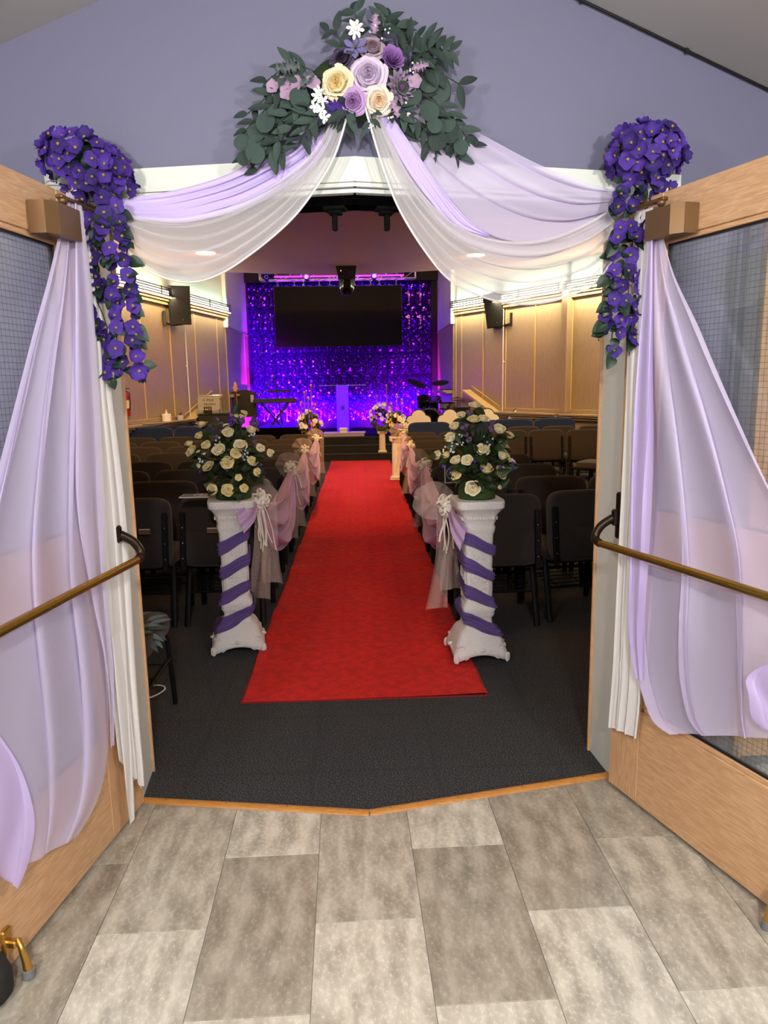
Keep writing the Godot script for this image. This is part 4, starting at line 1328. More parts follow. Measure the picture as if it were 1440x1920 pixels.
func purple_garlands() -> void:
	var bl := []
	for k in 4:
		bl.append(blossom(0.026, [0.25, 0.55, 0.1, 0.8][k], 90 + k).mesh())
	var eye := one(func(m): m.ball(Vector3(0, 0, 0.003), Vector3(0.0045, 0.0045, 0.004), 7, 4)).mesh()
	var lf := [leaf(0.055, 0.021, 0.35, 0.25).mesh(), leaf(0.045, 0.018, 0.2, 0.4).mesh()]
	for s in [-1.0, 1.0]:
		var nm := "guitar" if s < 0 else "drum"
		var t := thing("purple_garland", "trailing garland of purple silk violets at the door corner on the %s side" % nm, "flower garland", Vector3.ZERO)
		var path := spline([[-0.845, 2.20, -2.44], [-0.808, 2.106, -2.43], [-0.806, 1.976, -2.43], [-0.803, 1.845, -2.43], [-0.800, 1.71, -2.43], [-0.783, 1.575, -2.43]] if s < 0 else [[0.955, 2.24, -2.49], [0.942, 2.118, -2.48], [0.929, 1.983, -2.48], [0.913, 1.845, -2.48], [0.895, 1.723, -2.48], [0.888, 1.625, -2.48]])
		# rounded head of the bunch
		var c := Vector3(-0.842, 2.262, -2.455) if s < 0 else Vector3(0.957, 2.292, -2.50)
		var pts := []
		var tries := 0
		while pts.size() < 62 and tries < 3000:
			tries += 1
			var d := Vector3(rand(-1, 1), rand(-0.75, 1), rand(-0.15, 1)).normalized()
			var p := Vector3(d.x * 0.115, d.y * 0.085, d.z * 0.10)
			if s < 0:
				p += Vector3(-0.02, 0.012, 0) * signf(-d.x) * absf(d.x)
				p.y -= 0.045 * (d.x if d.x > 0.0 else 0.3 * d.x)
			var ok := true
			for q in pts:
				if q[0].distance_to(p) < 0.027:
					ok = false
					break
			if ok:
				pts.append([p, d])
		for q in pts:
			var dd: Vector3 = (q[1] + Vector3(0, 0.1, 0.35)).normalized()
			var b := piece("blossom", bl[rng.randi() % 4], M.violet[rng.randi() % 3], t, Transform3D(aim(dd, rand(0, TAU)).scaled_local(Vector3.ONE * rand(1.0, 1.28)), c + q[0] * rand(0.86, 1.08)))
			piece("flower_eye", eye, M.pollen, b)
		part("leaf_core", one(func(m): m.ball(c, Vector3(0.085, 0.06, 0.07), 14, 8)), M.garland_leaf, t)
		for k in 14:
			var d := Vector3(rand(-1, 1), rand(-1.0, 0.2), rand(0.1, 0.8)).normalized()
			put_leaf(t, "leaf", lf[k % 2], M.garland_leaf, c + d * Vector3(0.07, 0.05, 0.06), d + Vector3(0, -0.5, 0), Vector3(rand(-0.4, 0.4), 0.4, 1))
		# four trailing strands
		for g in 4:
			var off: float = [-0.070, -0.026, 0.026, 0.072][g]
			var line := []
			var len := [0.90, 1.0, 0.98, 1.0]
			for k in 15:
				var u: float = len[g] * k / 14.0
				var p := on(path, u) + Vector3(off * minf(1.0, u * 5.0 + 0.3) + 0.012 * sin(k * 1.3 + g), 0.0, 0.012 * sin(k * 0.9 + g * 2.0))
				line.append(p)
			part("stem", tb(line, 0.0022, 5), M.stem, t)
			var nb := 11
			for k in nb:
				var u: float = len[g] * (0.08 + 0.92 * (k + 0.5 * (g % 2)) / nb)
				var p := on(path, u) + Vector3(off + rand(-0.012, 0.012), rand(-0.012, 0.012), 0.018 + rand(-0.012, 0.022))
				var dd := Vector3(off * 7.0 + rand(-0.5, 0.5), rand(-0.35, 0.45), 0.9)
				var b := piece("blossom", bl[rng.randi() % 4], M.violet[rng.randi() % 3], t, Transform3D(aim(dd, rand(0, TAU)).scaled_local(Vector3.ONE * rand(1.0, 1.28)), p))
				piece("flower_eye", eye, M.pollen, b)
				if rng.randf() < 0.6:
					var b2 := piece("blossom", bl[rng.randi() % 4], M.violet[rng.randi() % 3], t, Transform3D(aim(Vector3(dd.x + rand(-1, 1), rand(-0.8, 0.3), 0.6), rand(0, TAU)).scaled_local(Vector3.ONE * rand(0.8, 1.05)), p + Vector3(rand(-0.016, 0.016), -0.022, -0.008)))
					piece("flower_eye", eye, M.pollen, b2)
				for q in 2:
					put_leaf(t, "leaf", lf[rng.randi() % 2], M.garland_leaf, p + Vector3(rand(-0.01, 0.01), rand(-0.03, 0.02), -0.012), Vector3(off * 9.0 + rand(-0.8, 0.8), rand(-1.0, 0.1), rand(0.0, 0.6)), Vector3(rand(-0.5, 0.5), rand(0.2, 0.8), 1), rand(0.75, 1.1))

func spot_on_wall(x: float, y: float, d: float) -> Vector3:
	return Vector3(x, y, wall_z(x) + d)

func big_rose(t: Node3D, called: String, R: float, at: Vector3, dir: Vector3, core: Material, mat: Material, sd: int) -> void:
	var o := part(called, rose_core(R), core, t, Transform3D(aim(dir, sd), at))
	for q in rose_rings(R, sd):
		piece("petal", q, mat, o)

func flower_spray() -> void:
	var t := thing("floral_spray", "wedding spray of lilac, cream and plum roses with eucalyptus over the doorway", "flower arrangement", Vector3.ZERO)
	part("foam_base", one(func(m): m.ball(spot_on_wall(0.03, 2.45, 0.04), Vector3(0.17, 0.10, 0.04), 14, 8)), M.leaf, t)
	# eucalyptus
	var el := [leaf(0.060, 0.0105, 0.25, 0.15, 0.8).mesh(), leaf(0.050, 0.0105, 0.2, 0.3, 0.7).mesh(), leaf(0.070, 0.0115, 0.3, 0.1, 0.85).mesh()]
	var rd := disc_leaf(1.0).mesh()
	var sprigs := [[-0.10, 2.46, -0.355, 2.32, 8], [-0.08, 2.43, -0.31, 2.265, 8], [-0.10, 2.46, -0.325, 2.385, 7], [-0.06, 2.41, -0.25, 2.265, 7], [-0.05, 2.39, -0.17, 2.285, 6], [-0.10, 2.49, -0.26, 2.47, 5],
		[0.15, 2.46, 0.375, 2.30, 8], [0.15, 2.45, 0.345, 2.245, 8], [0.16, 2.50, 0.30, 2.56, 6], [0.15, 2.47, 0.33, 2.47, 6], [0.10, 2.41, 0.21, 2.31, 6], [0.12, 2.53, 0.25, 2.59, 5],
		[0.03, 2.56, 0.0, 2.65, 4], [0.09, 2.57, 0.12, 2.645, 4], [0.06, 2.57, 0.16, 2.60, 4], [-0.02, 2.53, -0.07, 2.60, 3], [0.0, 2.38, -0.03, 2.315, 4], [0.05, 2.37, 0.06, 2.30, 4], [0.11, 2.39, 0.15, 2.32, 4], [-0.04, 2.38, -0.09, 2.31, 4], [0.13, 2.40, 0.27, 2.26, 6], [-0.09, 2.40, -0.30, 2.22, 7]]
	for a in sprigs:
		var p0 := spot_on_wall(a[0], a[1], 0.05)
		var p1 := spot_on_wall(a[2], a[3], 0.05 + rand(0.0, 0.03))
		var mid := (p0 + p1) * 0.5 + Vector3(0, 0.02, 0.035)
		var c := spline([p0, mid, p1])
		var line := []
		for k in 9:
			line.append(on(c, k / 8.0))
		part("stem", tb(line, 0.0018, 5), M.stem, t)
		for k in int(a[4]):
			var u: float = 0.25 + 0.75 * k / (a[4] - 1.0)
			var p := on(c, u)
			var d := (on(c, minf(u + 0.05, 1.0)) - on(c, u - 0.05)).normalized()
			for e in [-1.0, 1.0]:
				if rng.randf() < 0.22: continue
				var side: Vector3 = d.cross(Vector3.BACK).normalized() * e
				put_leaf(t, "eucalyptus_leaf", el[rng.randi() % 3], M.euca if rng.randf() < 0.45 else M.euca2, p, d * rand(0.5, 1.0) + side * rand(0.6, 1.0) + Vector3(0, -0.25, rand(0.0, 0.5)), Vector3(rand(-0.4, 0.4), rand(0.0, 0.5), 1), rand(0.85, 1.1))
	for a in [[-0.209, 2.375, 0.031], [-0.265, 2.343, 0.032], [-0.296, 2.323, 0.03], [-0.294, 2.288, 0.031], [-0.301, 2.256, 0.03], [-0.159, 2.404, 0.032], [-0.177, 2.48, 0.032], [-0.343, 2.295, 0.026], [-0.232, 2.366, 0.029], [-0.336, 2.245, 0.024], [-0.252, 2.318, 0.026], [0.234, 2.462, 0.032], [0.27, 2.438, 0.031], [0.233, 2.375, 0.032], [0.289, 2.349, 0.029], [0.26, 2.294, 0.03], [0.334, 2.282, 0.024], [0.246, 2.49, 0.03], [0.182, 2.418, 0.029], [0.3, 2.316, 0.026], [0.248, 2.335, 0.024]]:
		var p := spot_on_wall(a[0], a[1], 0.095 + rand(-0.01, 0.015))
		var d := Vector3(signf(a[0]) * rand(-0.2, 0.6), rand(-1.0, -0.4), 0.05)
		put_leaf(t, "round_leaf", rd, M.euca if rng.randf() < 0.7 else M.euca2, p - d.normalized() * a[2], d, Vector3(rand(-0.35, 0.35), rand(-0.1, 0.45), 1), a[2])
	# dusty miller
	for a in [[-0.175, 2.485, -1.0, -0.15, 2.2], [-0.13, 2.455, -0.7, -0.8, 1.6], [0.20, 2.49, 1.0, 0.2, 1.5], [0.07, 2.595, 0.15, 1.0, 1.5], [0.125, 2.375, 0.4, -1.0, 1.5]]:
		var m := MB.new()
		m.grid(4, 24, func(u, v):
			var b: float = u * 2.0 - 1.0
			var w: float = 0.011 * pow(sin(PI * (0.12 + 0.8 * v)), 0.8) * (0.72 + 0.28 * signf(sin(v * 44.0)) )
			return Vector3(b * w, 0.034 * v, 0.004 * b * b + 0.004 * sin(v * 30.0) * b))
		put_leaf(t, "dusty_leaf", m.mesh(), M.dusty if a[0] < 0 else M.mauve_light, spot_on_wall(a[0] - a[2] * 0.02, a[1] - a[3] * 0.02, 0.105), Vector3(a[2], a[3], 0.1), Vector3(0, 0.2, 1), a[4])
	# roses: name, radius, x, y, lift, direction, heart and petal colours
	var i := 0
	for a in [["lilac_rose", 0.060, 0.047, 2.462, 0.105, Vector3(0.0, 0.05, 1), Color(0.77, 0.70, 0.80), Color(0.82, 0.76, 0.85)], ["cream_rose", 0.050, -0.047, 2.441, 0.105, Vector3(-0.25, 0.0, 1), Color(0.92, 0.83, 0.60), Color(0.91, 0.86, 0.72)],
		["peach_rose", 0.044, 0.077, 2.394, 0.105, Vector3(0.1, -0.3, 1), Color(0.92, 0.81, 0.69), Color(0.92, 0.87, 0.80)], ["mauve_rose", 0.040, 0.0, 2.386, 0.10, Vector3(-0.1, -0.3, 1), Color(0.62, 0.46, 0.68), Color(0.72, 0.58, 0.78)],
		["taupe_rose", 0.041, 0.060, 2.546, 0.09, Vector3(0.1, 0.35, 1), Color(0.55, 0.45, 0.50), Color(0.66, 0.58, 0.62)], ["plum_rose", 0.038, -0.030, 2.513, 0.09, Vector3(-0.3, 0.3, 1), Color(0.15, 0.11, 0.20), Color(0.27, 0.22, 0.33)]]:
		big_rose(t, a[0], a[1], spot_on_wall(a[2], a[3], a[4]) - a[5].normalized() * a[1] * 0.35, a[5], mt(a[6], 0.75), mt(a[7], 0.75), 7 + i)
		i += 1
	# violet peony and mauve dahlia
	var pe := part("violet_peony", one(func(m):
		for k in 34:
			var a := k * 2.4
			var r := 0.0055 * sqrt(float(k))
			rose_petal(m, a, 0.6, r * 0.4, r, 0.034 - 0.35 * r, 0.2, 0.15, 5, 4)), mt(Color(0.58, 0.40, 0.68), 0.75), t, Transform3D(aim(Vector3(0.35, 0.2, 1)), spot_on_wall(0.118, 2.518, 0.075)))
	var dh := part("dahlia", one(func(m): m.ball(Vector3(0, 0, 0.006), Vector3(0.012, 0.012, 0.010), 10, 6)), mt(Color(0.30, 0.20, 0.33), 0.8), t, Transform3D(aim(Vector3(0.45, 0.0, 1)), spot_on_wall(0.148, 2.441, 0.085)))
	var dahlia_mat := mt(Color(0.60, 0.52, 0.63), 0.8)
	var lily_mat := mt(Color(0.44, 0.42, 0.62), 0.75)
	for g in [[9, 0.024, 0.006, 1.1], [11, 0.036, 0.0075, 0.55], [13, 0.047, 0.009, 0.15]]:
		for k in int(g[0]):
			var m := MB.new()
			petal(m, TAU * k / g[0] + g[3], g[1], g[2], g[3], 0.1, 0.006)
			piece("petal", m, dahlia_mat, dh)
	var dark := part("purple_daisy", one(func(m): m.ball(Vector3(0, 0, 0.004), Vector3(0.007, 0.007, 0.006), 8, 5)), mt(Color(0.12, 0.06, 0.16), 0.8), t, Transform3D(aim(Vector3(-0.2, -0.55, 1)), spot_on_wall(-0.050, 2.367, 0.09)))
	for k in 15:
		var m := MB.new()
		petal(m, TAU * k / 15.0, 0.030 + 0.004 * (k % 3), 0.0048, 0.35 + 0.3 * (k % 2), 0.0, 0.005)
		piece("petal", m, M.violet[1], dark)
	var lily := part("blue_lily", one(func(m):
		for k in 6:
			m.tube([Vector3(0, 0, 0), Vector3(cos(k * 1.05) * 0.007, sin(k * 1.05) * 0.007, 0.022)], 0.0008, 4)), M.pollen, t, Transform3D(aim(Vector3(-0.1, 0.3, 1)), spot_on_wall(0.012, 2.540, 0.085)))
	for k in 6:
		var m := MB.new()
		petal(m, TAU * k / 6.0, 0.036, 0.010, 0.5, -0.2, 0.004)
		piece("petal", m, lily_mat, lily)
	# white star blossoms, orchids, berries
	var star := blossom(0.019, 0.45, 3, 0.26).mesh()
	for a in [[0.004, 2.585], [0.016, 2.590], [0.010, 2.572], [0.020, 2.578], [-0.105, 2.405], [-0.09, 2.392], [-0.115, 2.378], [-0.095, 2.365], [-0.085, 2.345], [-0.10, 2.42]]:
		piece("white_blossom", star, M.white_flower, t, Transform3D(aim(Vector3(rand(-0.5, 0.3), rand(-0.8, 0.3), 1), rand(0, 6)), spot_on_wall(a[0], a[1], 0.10 + rand(0, 0.012))))
	var orch := blossom(0.022, 0.45, 8).mesh()
	for a in [[-0.239, 2.442], [-0.205, 2.450], [-0.199, 2.425], [-0.166, 2.447], [-0.118, 2.446], [0.19, 2.456]]:
		piece("orchid", orch, M.mauve_light, t, Transform3D(aim(Vector3(rand(-0.5, 0.3), rand(-0.2, 0.3), 1), rand(0, 6)), spot_on_wall(a[0], a[1], 0.10)))
	for a in [[0.065, 2.60, 7], [0.185, 2.49, 8], [0.045, 2.315, 9], [0.12, 2.365, 7], [0.10, 2.575, 6], [0.16, 2.375, 6]]:
		for k in int(a[2]):
			var p := spot_on_wall(a[0] + rand(-0.016, 0.016), a[1] + rand(-0.02, 0.02), 0.10 + rand(-0.01, 0.01))
			piece("berry", M.get_or_add("berry_mesh", one(func(m): m.ball(Vector3.ZERO, Vector3(0.0035, 0.0035, 0.0035), 6, 4)).mesh()), M.white_flower if k % 4 else M.berry, t, Transform3D(Basis.IDENTITY, p))

const ROSES_L = [[-0.901,1.350,-4.137,0.033],[-0.907,1.289,-4.108,0.026],[-0.971,1.245,-4.131,0.028],[-0.959,1.206,-4.112,0.032],[-0.862,1.237,-4.076,0.030],[-0.794,1.214,-4.058,0.034],[-0.674,1.236,-4.063,0.034],[-0.698,1.187,-4.054,0.036],[-0.747,1.135,-4.050,0.040],[-0.616,1.138,-4.068,0.034],[-0.859,1.121,-4.065,0.032],[-0.917,1.122,-4.084,0.017],[-0.572,1.213,-4.091,0.028],[-0.520,1.178,-4.120,0.028],[-0.595,1.080,-4.079,0.026],[-0.739,1.301,-4.074,0.034],[-0.618,1.315,-4.101,0.032],[-0.666,1.402,-4.142,0.030],[-0.697,1.396,-4.129,0.015],[-0.830,1.001,-4.075,0.033],[-0.746,0.996,-4.068,0.038],[-0.664,0.997,-4.077,0.026],[-0.752,1.345,-4.092,0.017],[-0.691,1.059,-4.059,0.021],[-0.915,1.205,-4.089,0.013]]
const ROSES_R = [[0.624,1.438,-3.932,0.030],[0.547,1.383,-3.902,0.026],[0.612,1.364,-3.884,0.032],[0.662,1.367,-3.890,0.029],[0.509,1.326,-3.888,0.028],[0.749,1.303,-3.892,0.037],[0.485,1.264,-3.881,0.034],[0.809,1.269,-3.916,0.026],[0.772,1.222,-3.887,0.028],[0.652,1.200,-3.853,0.036],[0.421,1.168,-3.914,0.030],[0.463,1.170,-3.884,0.026],[0.515,1.143,-3.865,0.032],[0.572,1.148,-3.854,0.029],[0.767,1.163,-3.883,0.039],[0.820,1.123,-3.915,0.030],[0.673,1.095,-3.862,0.038],[0.521,1.071,-3.875,0.035],[0.760,1.076,-3.891,0.037],[0.599,1.000,-3.884,0.037],[0.746,0.996,-3.910,0.014]]
const SPRIGS_L = [[-0.821,1.382,-4.130],[-0.805,1.372,-4.120],[-0.817,1.346,-4.108],[-0.787,1.354,-4.107],[-0.770,1.337,-4.097],[-0.709,1.372,-4.116],[-0.671,1.375,-4.124],[-0.670,1.355,-4.112],[-0.607,1.383,-4.162],[-0.593,1.350,-4.141],[-0.588,1.324,-4.127],[-0.595,1.275,-4.103],[-0.597,1.251,-4.095],[-0.616,1.357,-4.132],[-0.809,1.277,-4.082],[-0.769,1.321,-4.091]]
const SPRIGS_R = [[0.567,1.338,-3.886],[0.557,1.316,-3.881],[0.574,1.285,-3.871],[0.584,1.257,-3.866],[0.714,1.344,-3.900],[0.703,1.309,-3.886],[0.589,1.399,-3.911]]

func bouquets() -> void:
	var rm := [rose_mesh(1.32, 21), rose_mesh(1.55, 22, 5), rose_mesh(1.55, 23, 5)]
	var lf := [leaf(0.075, 0.022, 0.3, 0.2).mesh(), leaf(0.06, 0.024, 0.2, 0.3).mesh(), leaf(0.085, 0.02, 0.35, 0.15).mesh()]
	var bud := blossom(0.014, 0.6, 55).mesh()
	var dot := one(func(m): m.ball(Vector3.ZERO, Vector3(0.006, 0.006, 0.006), 6, 4)).mesh()
	for s in [-1.0, 1.0]:
		var nm := "guitar" if s < 0 else "drum"
		var c := Vector3(-0.752, 0.92, -4.21) if s < 0 else Vector3(0.640, 0.928, -3.96)
		var t := thing("rose_bouquet", "cream rose bouquet in green foam on the %s side pedestal" % nm, "flower arrangement", c)
		part("foam_base", one(func(m): m.turn([Vector2(0.0, 0.0), Vector2(0.102, 0.0), Vector2(0.104, 0.01), Vector2(0.100, 0.07), Vector2(0.092, 0.085), Vector2(0.0, 0.10)], 28)), M.foam, t)
		var core := c + Vector3(0, 0.10, 0.0)
		for a in (ROSES_L if s < 0 else ROSES_R):
			var p := Vector3(a[0], a[1], a[2])
			if p.y < 1.07:
				p.z += 0.05 if p.y < 1.02 else 0.02
			var d := (p - core).normalized()
			d = (d + Vector3(0, 0.15, 0.45)).normalized() if rng.randf() < 0.7 else (d + Vector3(0, 0.5, 0.1)).normalized()
			var o := piece("rose", rm[rng.randi() % 3], M.rose if rng.randf() < 0.6 else M.rose2, t, Transform3D(aim(d, rand(0, 6)).scaled_local(Vector3.ONE * a[3] * 1.08), p - c - d * a[3] * 0.3))
			part("stem", tb([core - c + d * 0.02, (p - c) * 0.6 + (core - c) * 0.4 + Vector3(0, 0.01, 0), p - c - d * a[3] * 0.4], 0.003, 5), M.stem, t)
			for k in 2:
				put_leaf(t, "leaf", lf[rng.randi() % 3], M.leaf if rng.randf() < 0.6 else M.leaf2, p - c - d * a[3] * 0.7, d * 0.3 + Vector3(rand(-1, 1), rand(-0.8, 0.5), rand(-0.2, 0.7)), d + Vector3(rand(-0.4, 0.4), 0.3, 0.3), rand(0.8, 1.15))
		# inner foliage
		for k in 120:
			var th := rand(0, TAU)
			var ph := acos(rand(-0.25, 1.0))
			var d := Vector3(cos(th) * sin(ph), cos(ph), sin(th) * sin(ph))
			var p := Vector3(0, 0.16, 0) + d * Vector3(0.15, 0.26, 0.15) * rand(0.45, 0.95)
			put_leaf(t, "leaf", lf[rng.randi() % 3], M.leaf if rng.randf() < 0.65 else M.leaf2, p, d + Vector3(rand(-0.6, 0.6), rand(-0.4, 0.6), rand(-0.6, 0.6)), d.cross(Vector3(rand(-1, 1), rand(-1, 1), 0.3)) + Vector3(0, 0.3, 0.5), rand(0.85, 1.25))
		for k in 14:
			var th := PI * k / 13.0
			put_leaf(t, "leaf", lf[1], M.leaf, Vector3(cos(th) * 0.085, 0.10, sin(th) * 0.085), Vector3(cos(th) * 0.6, -0.9 + 0.5 * (k % 2), sin(th) * 0.6), Vector3(cos(th), 0.6, sin(th)), rand(0.75, 1.0))
		for a in (SPRIGS_L if s < 0 else SPRIGS_R):
			var p := Vector3(a[0], a[1], a[2]) - c
			for k in 3:
				piece("lilac_blossom", bud, M.mauve, t, Transform3D(aim(Vector3(rand(-1, 1), rand(-0.3, 1), rand(0, 1)), rand(0, 6)), p + Vector3(rand(-0.012, 0.012), rand(-0.012, 0.012), rand(-0.01, 0.01))))
			part("sprig_stem", tb([core - c, p], 0.0018, 4), M.stem, t)
		for a in ([[-0.66, 1.19, -4.05], [-0.655, 1.17, -4.05], [-0.80, 1.26, -4.07], [-0.62, 1.29, -4.10], [-0.90, 1.17, -4.10]] if s < 0 else [[0.50, 1.22, -3.88], [0.53, 1.26, -3.88], [0.69, 1.25, -3.87], [0.47, 1.20, -3.90]]):
			for k in 9:
				piece("baby_breath", dot, M.white_flower, t, Transform3D(Basis.IDENTITY, Vector3(a[0], a[1], a[2]) - c + Vector3(rand(-0.025, 0.025), rand(-0.03, 0.03), rand(-0.02, 0.02))))
		for k in 8:
			var p: Vector3 = [Vector3(-0.20, 0.19, 0.10), Vector3(-0.16, 0.17, 0.12), Vector3(0.18, 0.20, 0.10), Vector3(0.19, 0.17, 0.09), Vector3(0.0, 0.18, 0.16), Vector3(-0.04, 0.22, 0.16), Vector3(-0.05, 0.10, 0.13), Vector3(0.11, 0.18, 0.12)][k]
			piece("violet_bud", bud, M.berry, t, Transform3D(aim(Vector3(rand(-0.5, 0.5), 0.3, 1)).scaled_local(Vector3.ONE * 0.75), p))

# white pull bow with loops, tulle pouf and tails; local z points to the viewer
func pull_bow(label: String, at: Vector3, turn: float, k: float, sd: int) -> void:
	var r := RandomNumberGenerator.new()
	r.seed = sd
	var t := thing("pew_bow", label, "bow", at, turn, "")
	for i in 34:
		var a := r.randf_range(0, TAU)
		var el := r.randf_range(0.05, 1.55)
		var d := Vector3(cos(a) * sin(el), sin(a) * sin(el), cos(el) * 0.8)
		var L := r.randf_range(0.042, 0.066) * k
		var x := d.cross(Vector3(r.randf_range(-1, 1), r.randf_range(-1, 1), 0.3)).normalized()
		var y := x.cross(d).normalized()
		var m := MB.new()
		m.grid(14, 1, func(u, v):
			var b: float = TAU * u
			return d * L * (0.5 - 0.5 * cos(b)) + y * L * 0.30 * sin(b) + x * (v - 0.5) * 0.013 * k)
		piece("loop", m, M.ribbon, t)
	# tulle pouf behind
	var pf := MB.new()
	pf.grid(30, 6, func(u, v):
		var a: float = TAU * u
		var rr: float = 0.10 * k * v
		return Vector3(-0.04 * k + cos(a) * rr, 0.02 * k + sin(a) * rr * 0.85, -0.02 + 0.018 * sin(a * 7.0 + sd) * v - 0.03 * v * v), true)
	part("tulle_pouf", pf, M.organza, t)
	for i in 7:
		var x := r.randf_range(-0.03, 0.06) * k
		var L := r.randf_range(0.12, 0.24) * k
		var w := r.randf_range(0.003, 0.008)
		var m := MB.new()
		m.grid(1, 10, func(u, v): return Vector3(x * (0.3 + v) + 0.01 * sin(v * 5.0 + i) + (u - 0.5) * w * 2.0, -L * v, 0.03 - 0.02 * v + 0.006 * sin(v * 7.0 + i)))
		piece("ribbon_tail", m, M.ribbon, t)
	for i in 2:
		var x0 := (-0.03 + 0.07 * i) * k
		var L := (0.46 - 0.08 * i) * k
		var m := MB.new()
		m.grid(10, 20, func(u, v):
			var w: float = (0.03 + 0.085 * v) * k
			return Vector3(x0 + (u - 0.5) * w + 0.02 * sin(v * 4.0 + i * 2.0), -L * v - 0.03 * v * absf(u - 0.5), -0.01 + 0.014 * sin(u * 9.0 + v * 3.0 + i)))
		piece("organza_tail", m, M.organza, t)

func aisle_swags() -> void:
	var pl := [Vector3(-0.625, 0.885, -4.33), Vector3(-0.60, 0.88, -6.10), Vector3(-0.60, 0.90, -7.60), Vector3(-0.60, 0.885, -9.70)]
	var pr := [Vector3(0.500, 0.865, -4.12), Vector3(0.60, 0.84, -6.68), Vector3(0.61, 0.83, -8.77), Vector3(0.61, 0.90, -10.3)]
	for s in [-1.0, 1.0]:
		var ps: Array = pl if s < 0 else pr
		var nm := "guitar" if s < 0 else "drum"
		for k in 4:
			pull_bow("ivory pull bow, %s along the %s side of the runner" % [["on the pedestal corner", "second from the pedestal", "third from the pedestal", "farthest from the pedestal"][k], nm], ps[k] + Vector3(-s * 0.02, 0, 0.03), s * 0.35, 1.32 - 0.03 * k, 300 + k + int(s * 20.0))
		for k in 3:
			var a: Vector3 = ps[k]
			var b: Vector3 = ps[k + 1]
			var t := thing("tulle_swag", "lavender tulle swag, %s between the bows on the %s side of the runner" % [["nearest", "middle", "farthest"][k], nm], "swag", Vector3.ZERO)
			var m := MB.new()
			m.grid(60, 26, func(u, v):
				var q := a.lerp(b, u)
				var e: float = sin(PI * pow(u, 0.85))
				var top: float = -0.10 * e
				var bot: float = -0.46 * pow(e, 0.75) - 0.02
				var side: float = (0.035 * sin(v * TAU * 2.6 + u * 4.0) + 0.02 * sin(v * 31.0 + u * 2.0)) * (0.25 + e) + 0.05 * e * v
				return q + Vector3(-s * (0.01 + side), lerpf(top, bot, v), 0.05 * e * sin(v * 5.0)))
			part("tulle", m, M.tulle, t)
		# gathered end over the pedestal shoulder
		var g := thing("tulle_gather", "gathered end of the purple tulle leading from the bow round the %s side pedestal" % nm, "swag", Vector3.ZERO)
		var a0: Vector3 = ps[0]
		var c0 := Vector3(-0.70, 0.80, -4.07) if s < 0 else Vector3(0.55, 0.72, -3.84)
		var mid := (a0 + c0) * 0.5 + Vector3(-s * 0.02, 0.0, 0.05)
		var cv := spline([a0, mid, c0])
		var m2 := MB.new()
		m2.grid(30, 16, func(u, v):
			var p := on(cv, u)
			var w: float = 0.03 + 0.06 * u
			return p + Vector3(s * (v - 0.5) * w * 0.5, (v - 0.5) * w * 1.4, 0.016 * sin(v * TAU * 2.0 + u * 2.0) + 0.012))
		part("tulle", m2, M.tulle, g)

func text(parent: Node3D, called: String, words: String, size: float, depth: float, mat: Material, xf: Transform3D) -> void:
	var tm := TextMesh.new()
	var f := SystemFont.new()
	f.font_names = PackedStringArray(["Droid Sans"])
	f.font_weight = 700
	tm.font = f
	tm.text = words
	tm.font_size = 32
	tm.pixel_size = size / 32.0
	tm.depth = depth
	part(called, tm, mat, parent, xf)

func arrangement(called_label: String, at: Vector3, R: float, H: float, n: int, sd: int, rods: int) -> void:
	rng.seed = sd
	var t := thing("stage_arrangement", called_label, "flower arrangement", at)
	var rm := rose_mesh(1.25, 24)
	var lf := leaf(0.11, 0.03, 0.3, 0.2).mesh()
	var bl := blossom(0.05, 0.4, 12).mesh()
	part("foam_base", one(func(m): m.turn([Vector2(0, 0), Vector2(R * 0.5, 0), Vector2(R * 0.5, 0.08), Vector2(0, 0.1)], 16)), M.foam, t)
	for k in n:
		var th := rand(0, TAU)
		var ph := acos(rand(-0.1, 1.0))
		var d := Vector3(cos(th) * sin(ph), cos(ph), sin(th) * sin(ph))
		var p := Vector3(0, H * 0.42, 0) + d * Vector3(R, H * 0.55, R) * rand(0.8, 1.0)
		var q := rng.randf()
		if q < 0.62:
			piece("rose", rm, M.white_flower if q < 0.58 else M.rose2, t, Transform3D(aim(d + Vector3(0, 0.2, 0.4), rand(0, 6)).scaled_local(Vector3.ONE * rand(0.035, 0.05)), p))
		else:
			piece("orchid", bl, M.white_flower if q < 0.85 else M.mauve_light, t, Transform3D(aim(d + Vector3(0, 0.1, 0.6), rand(0, 6)).scaled_local(Vector3.ONE * rand(0.7, 1.1)), p))
	for k in 70:
		var th := rand(0, TAU)
		var ph := acos(rand(-0.3, 1.0))
		var d := Vector3(cos(th) * sin(ph), cos(ph), sin(th) * sin(ph))
		put_leaf(t, "leaf", lf, M.leaf if k % 3 else M.leaf2, Vector3(0, H * 0.35, 0) + d * Vector3(R * 0.7, H * 0.45, R * 0.7) * rand(0.4, 1.0), d + Vector3(rand(-0.4, 0.4), rand(-0.4, 0.3), 0), Vector3(rand(-1, 1), 0.5, 1), rand(0.8, 1.2))
	for k in rods:
		var x := lerpf(-R * 0.75, R * 0.75, (k + 0.5) / rods)
		var h: float = H * [1.15, 1.5, 1.3, 1.75, 1.05][k % 5]
		var rd := part("gold_rod", tb([Vector3(x, 0.0, 0.12 + 0.05 * (k % 2)), Vector3(x, h, 0.12 + 0.05 * (k % 2))], 0.008, 6), M.gold, t)
		piece("candle_cup", one(func(m): m.lathe([Vector2(0.0, h), Vector2(0.012, h + 0.005), Vector2(0.017, h + 0.04), Vector2(0.012, h + 0.065), Vector2(0.0, h + 0.07)], 10, Transform3D(Basis.IDENTITY, Vector3(x, 0, 0.12 + 0.05 * (k % 2))))), M.gold, rd)

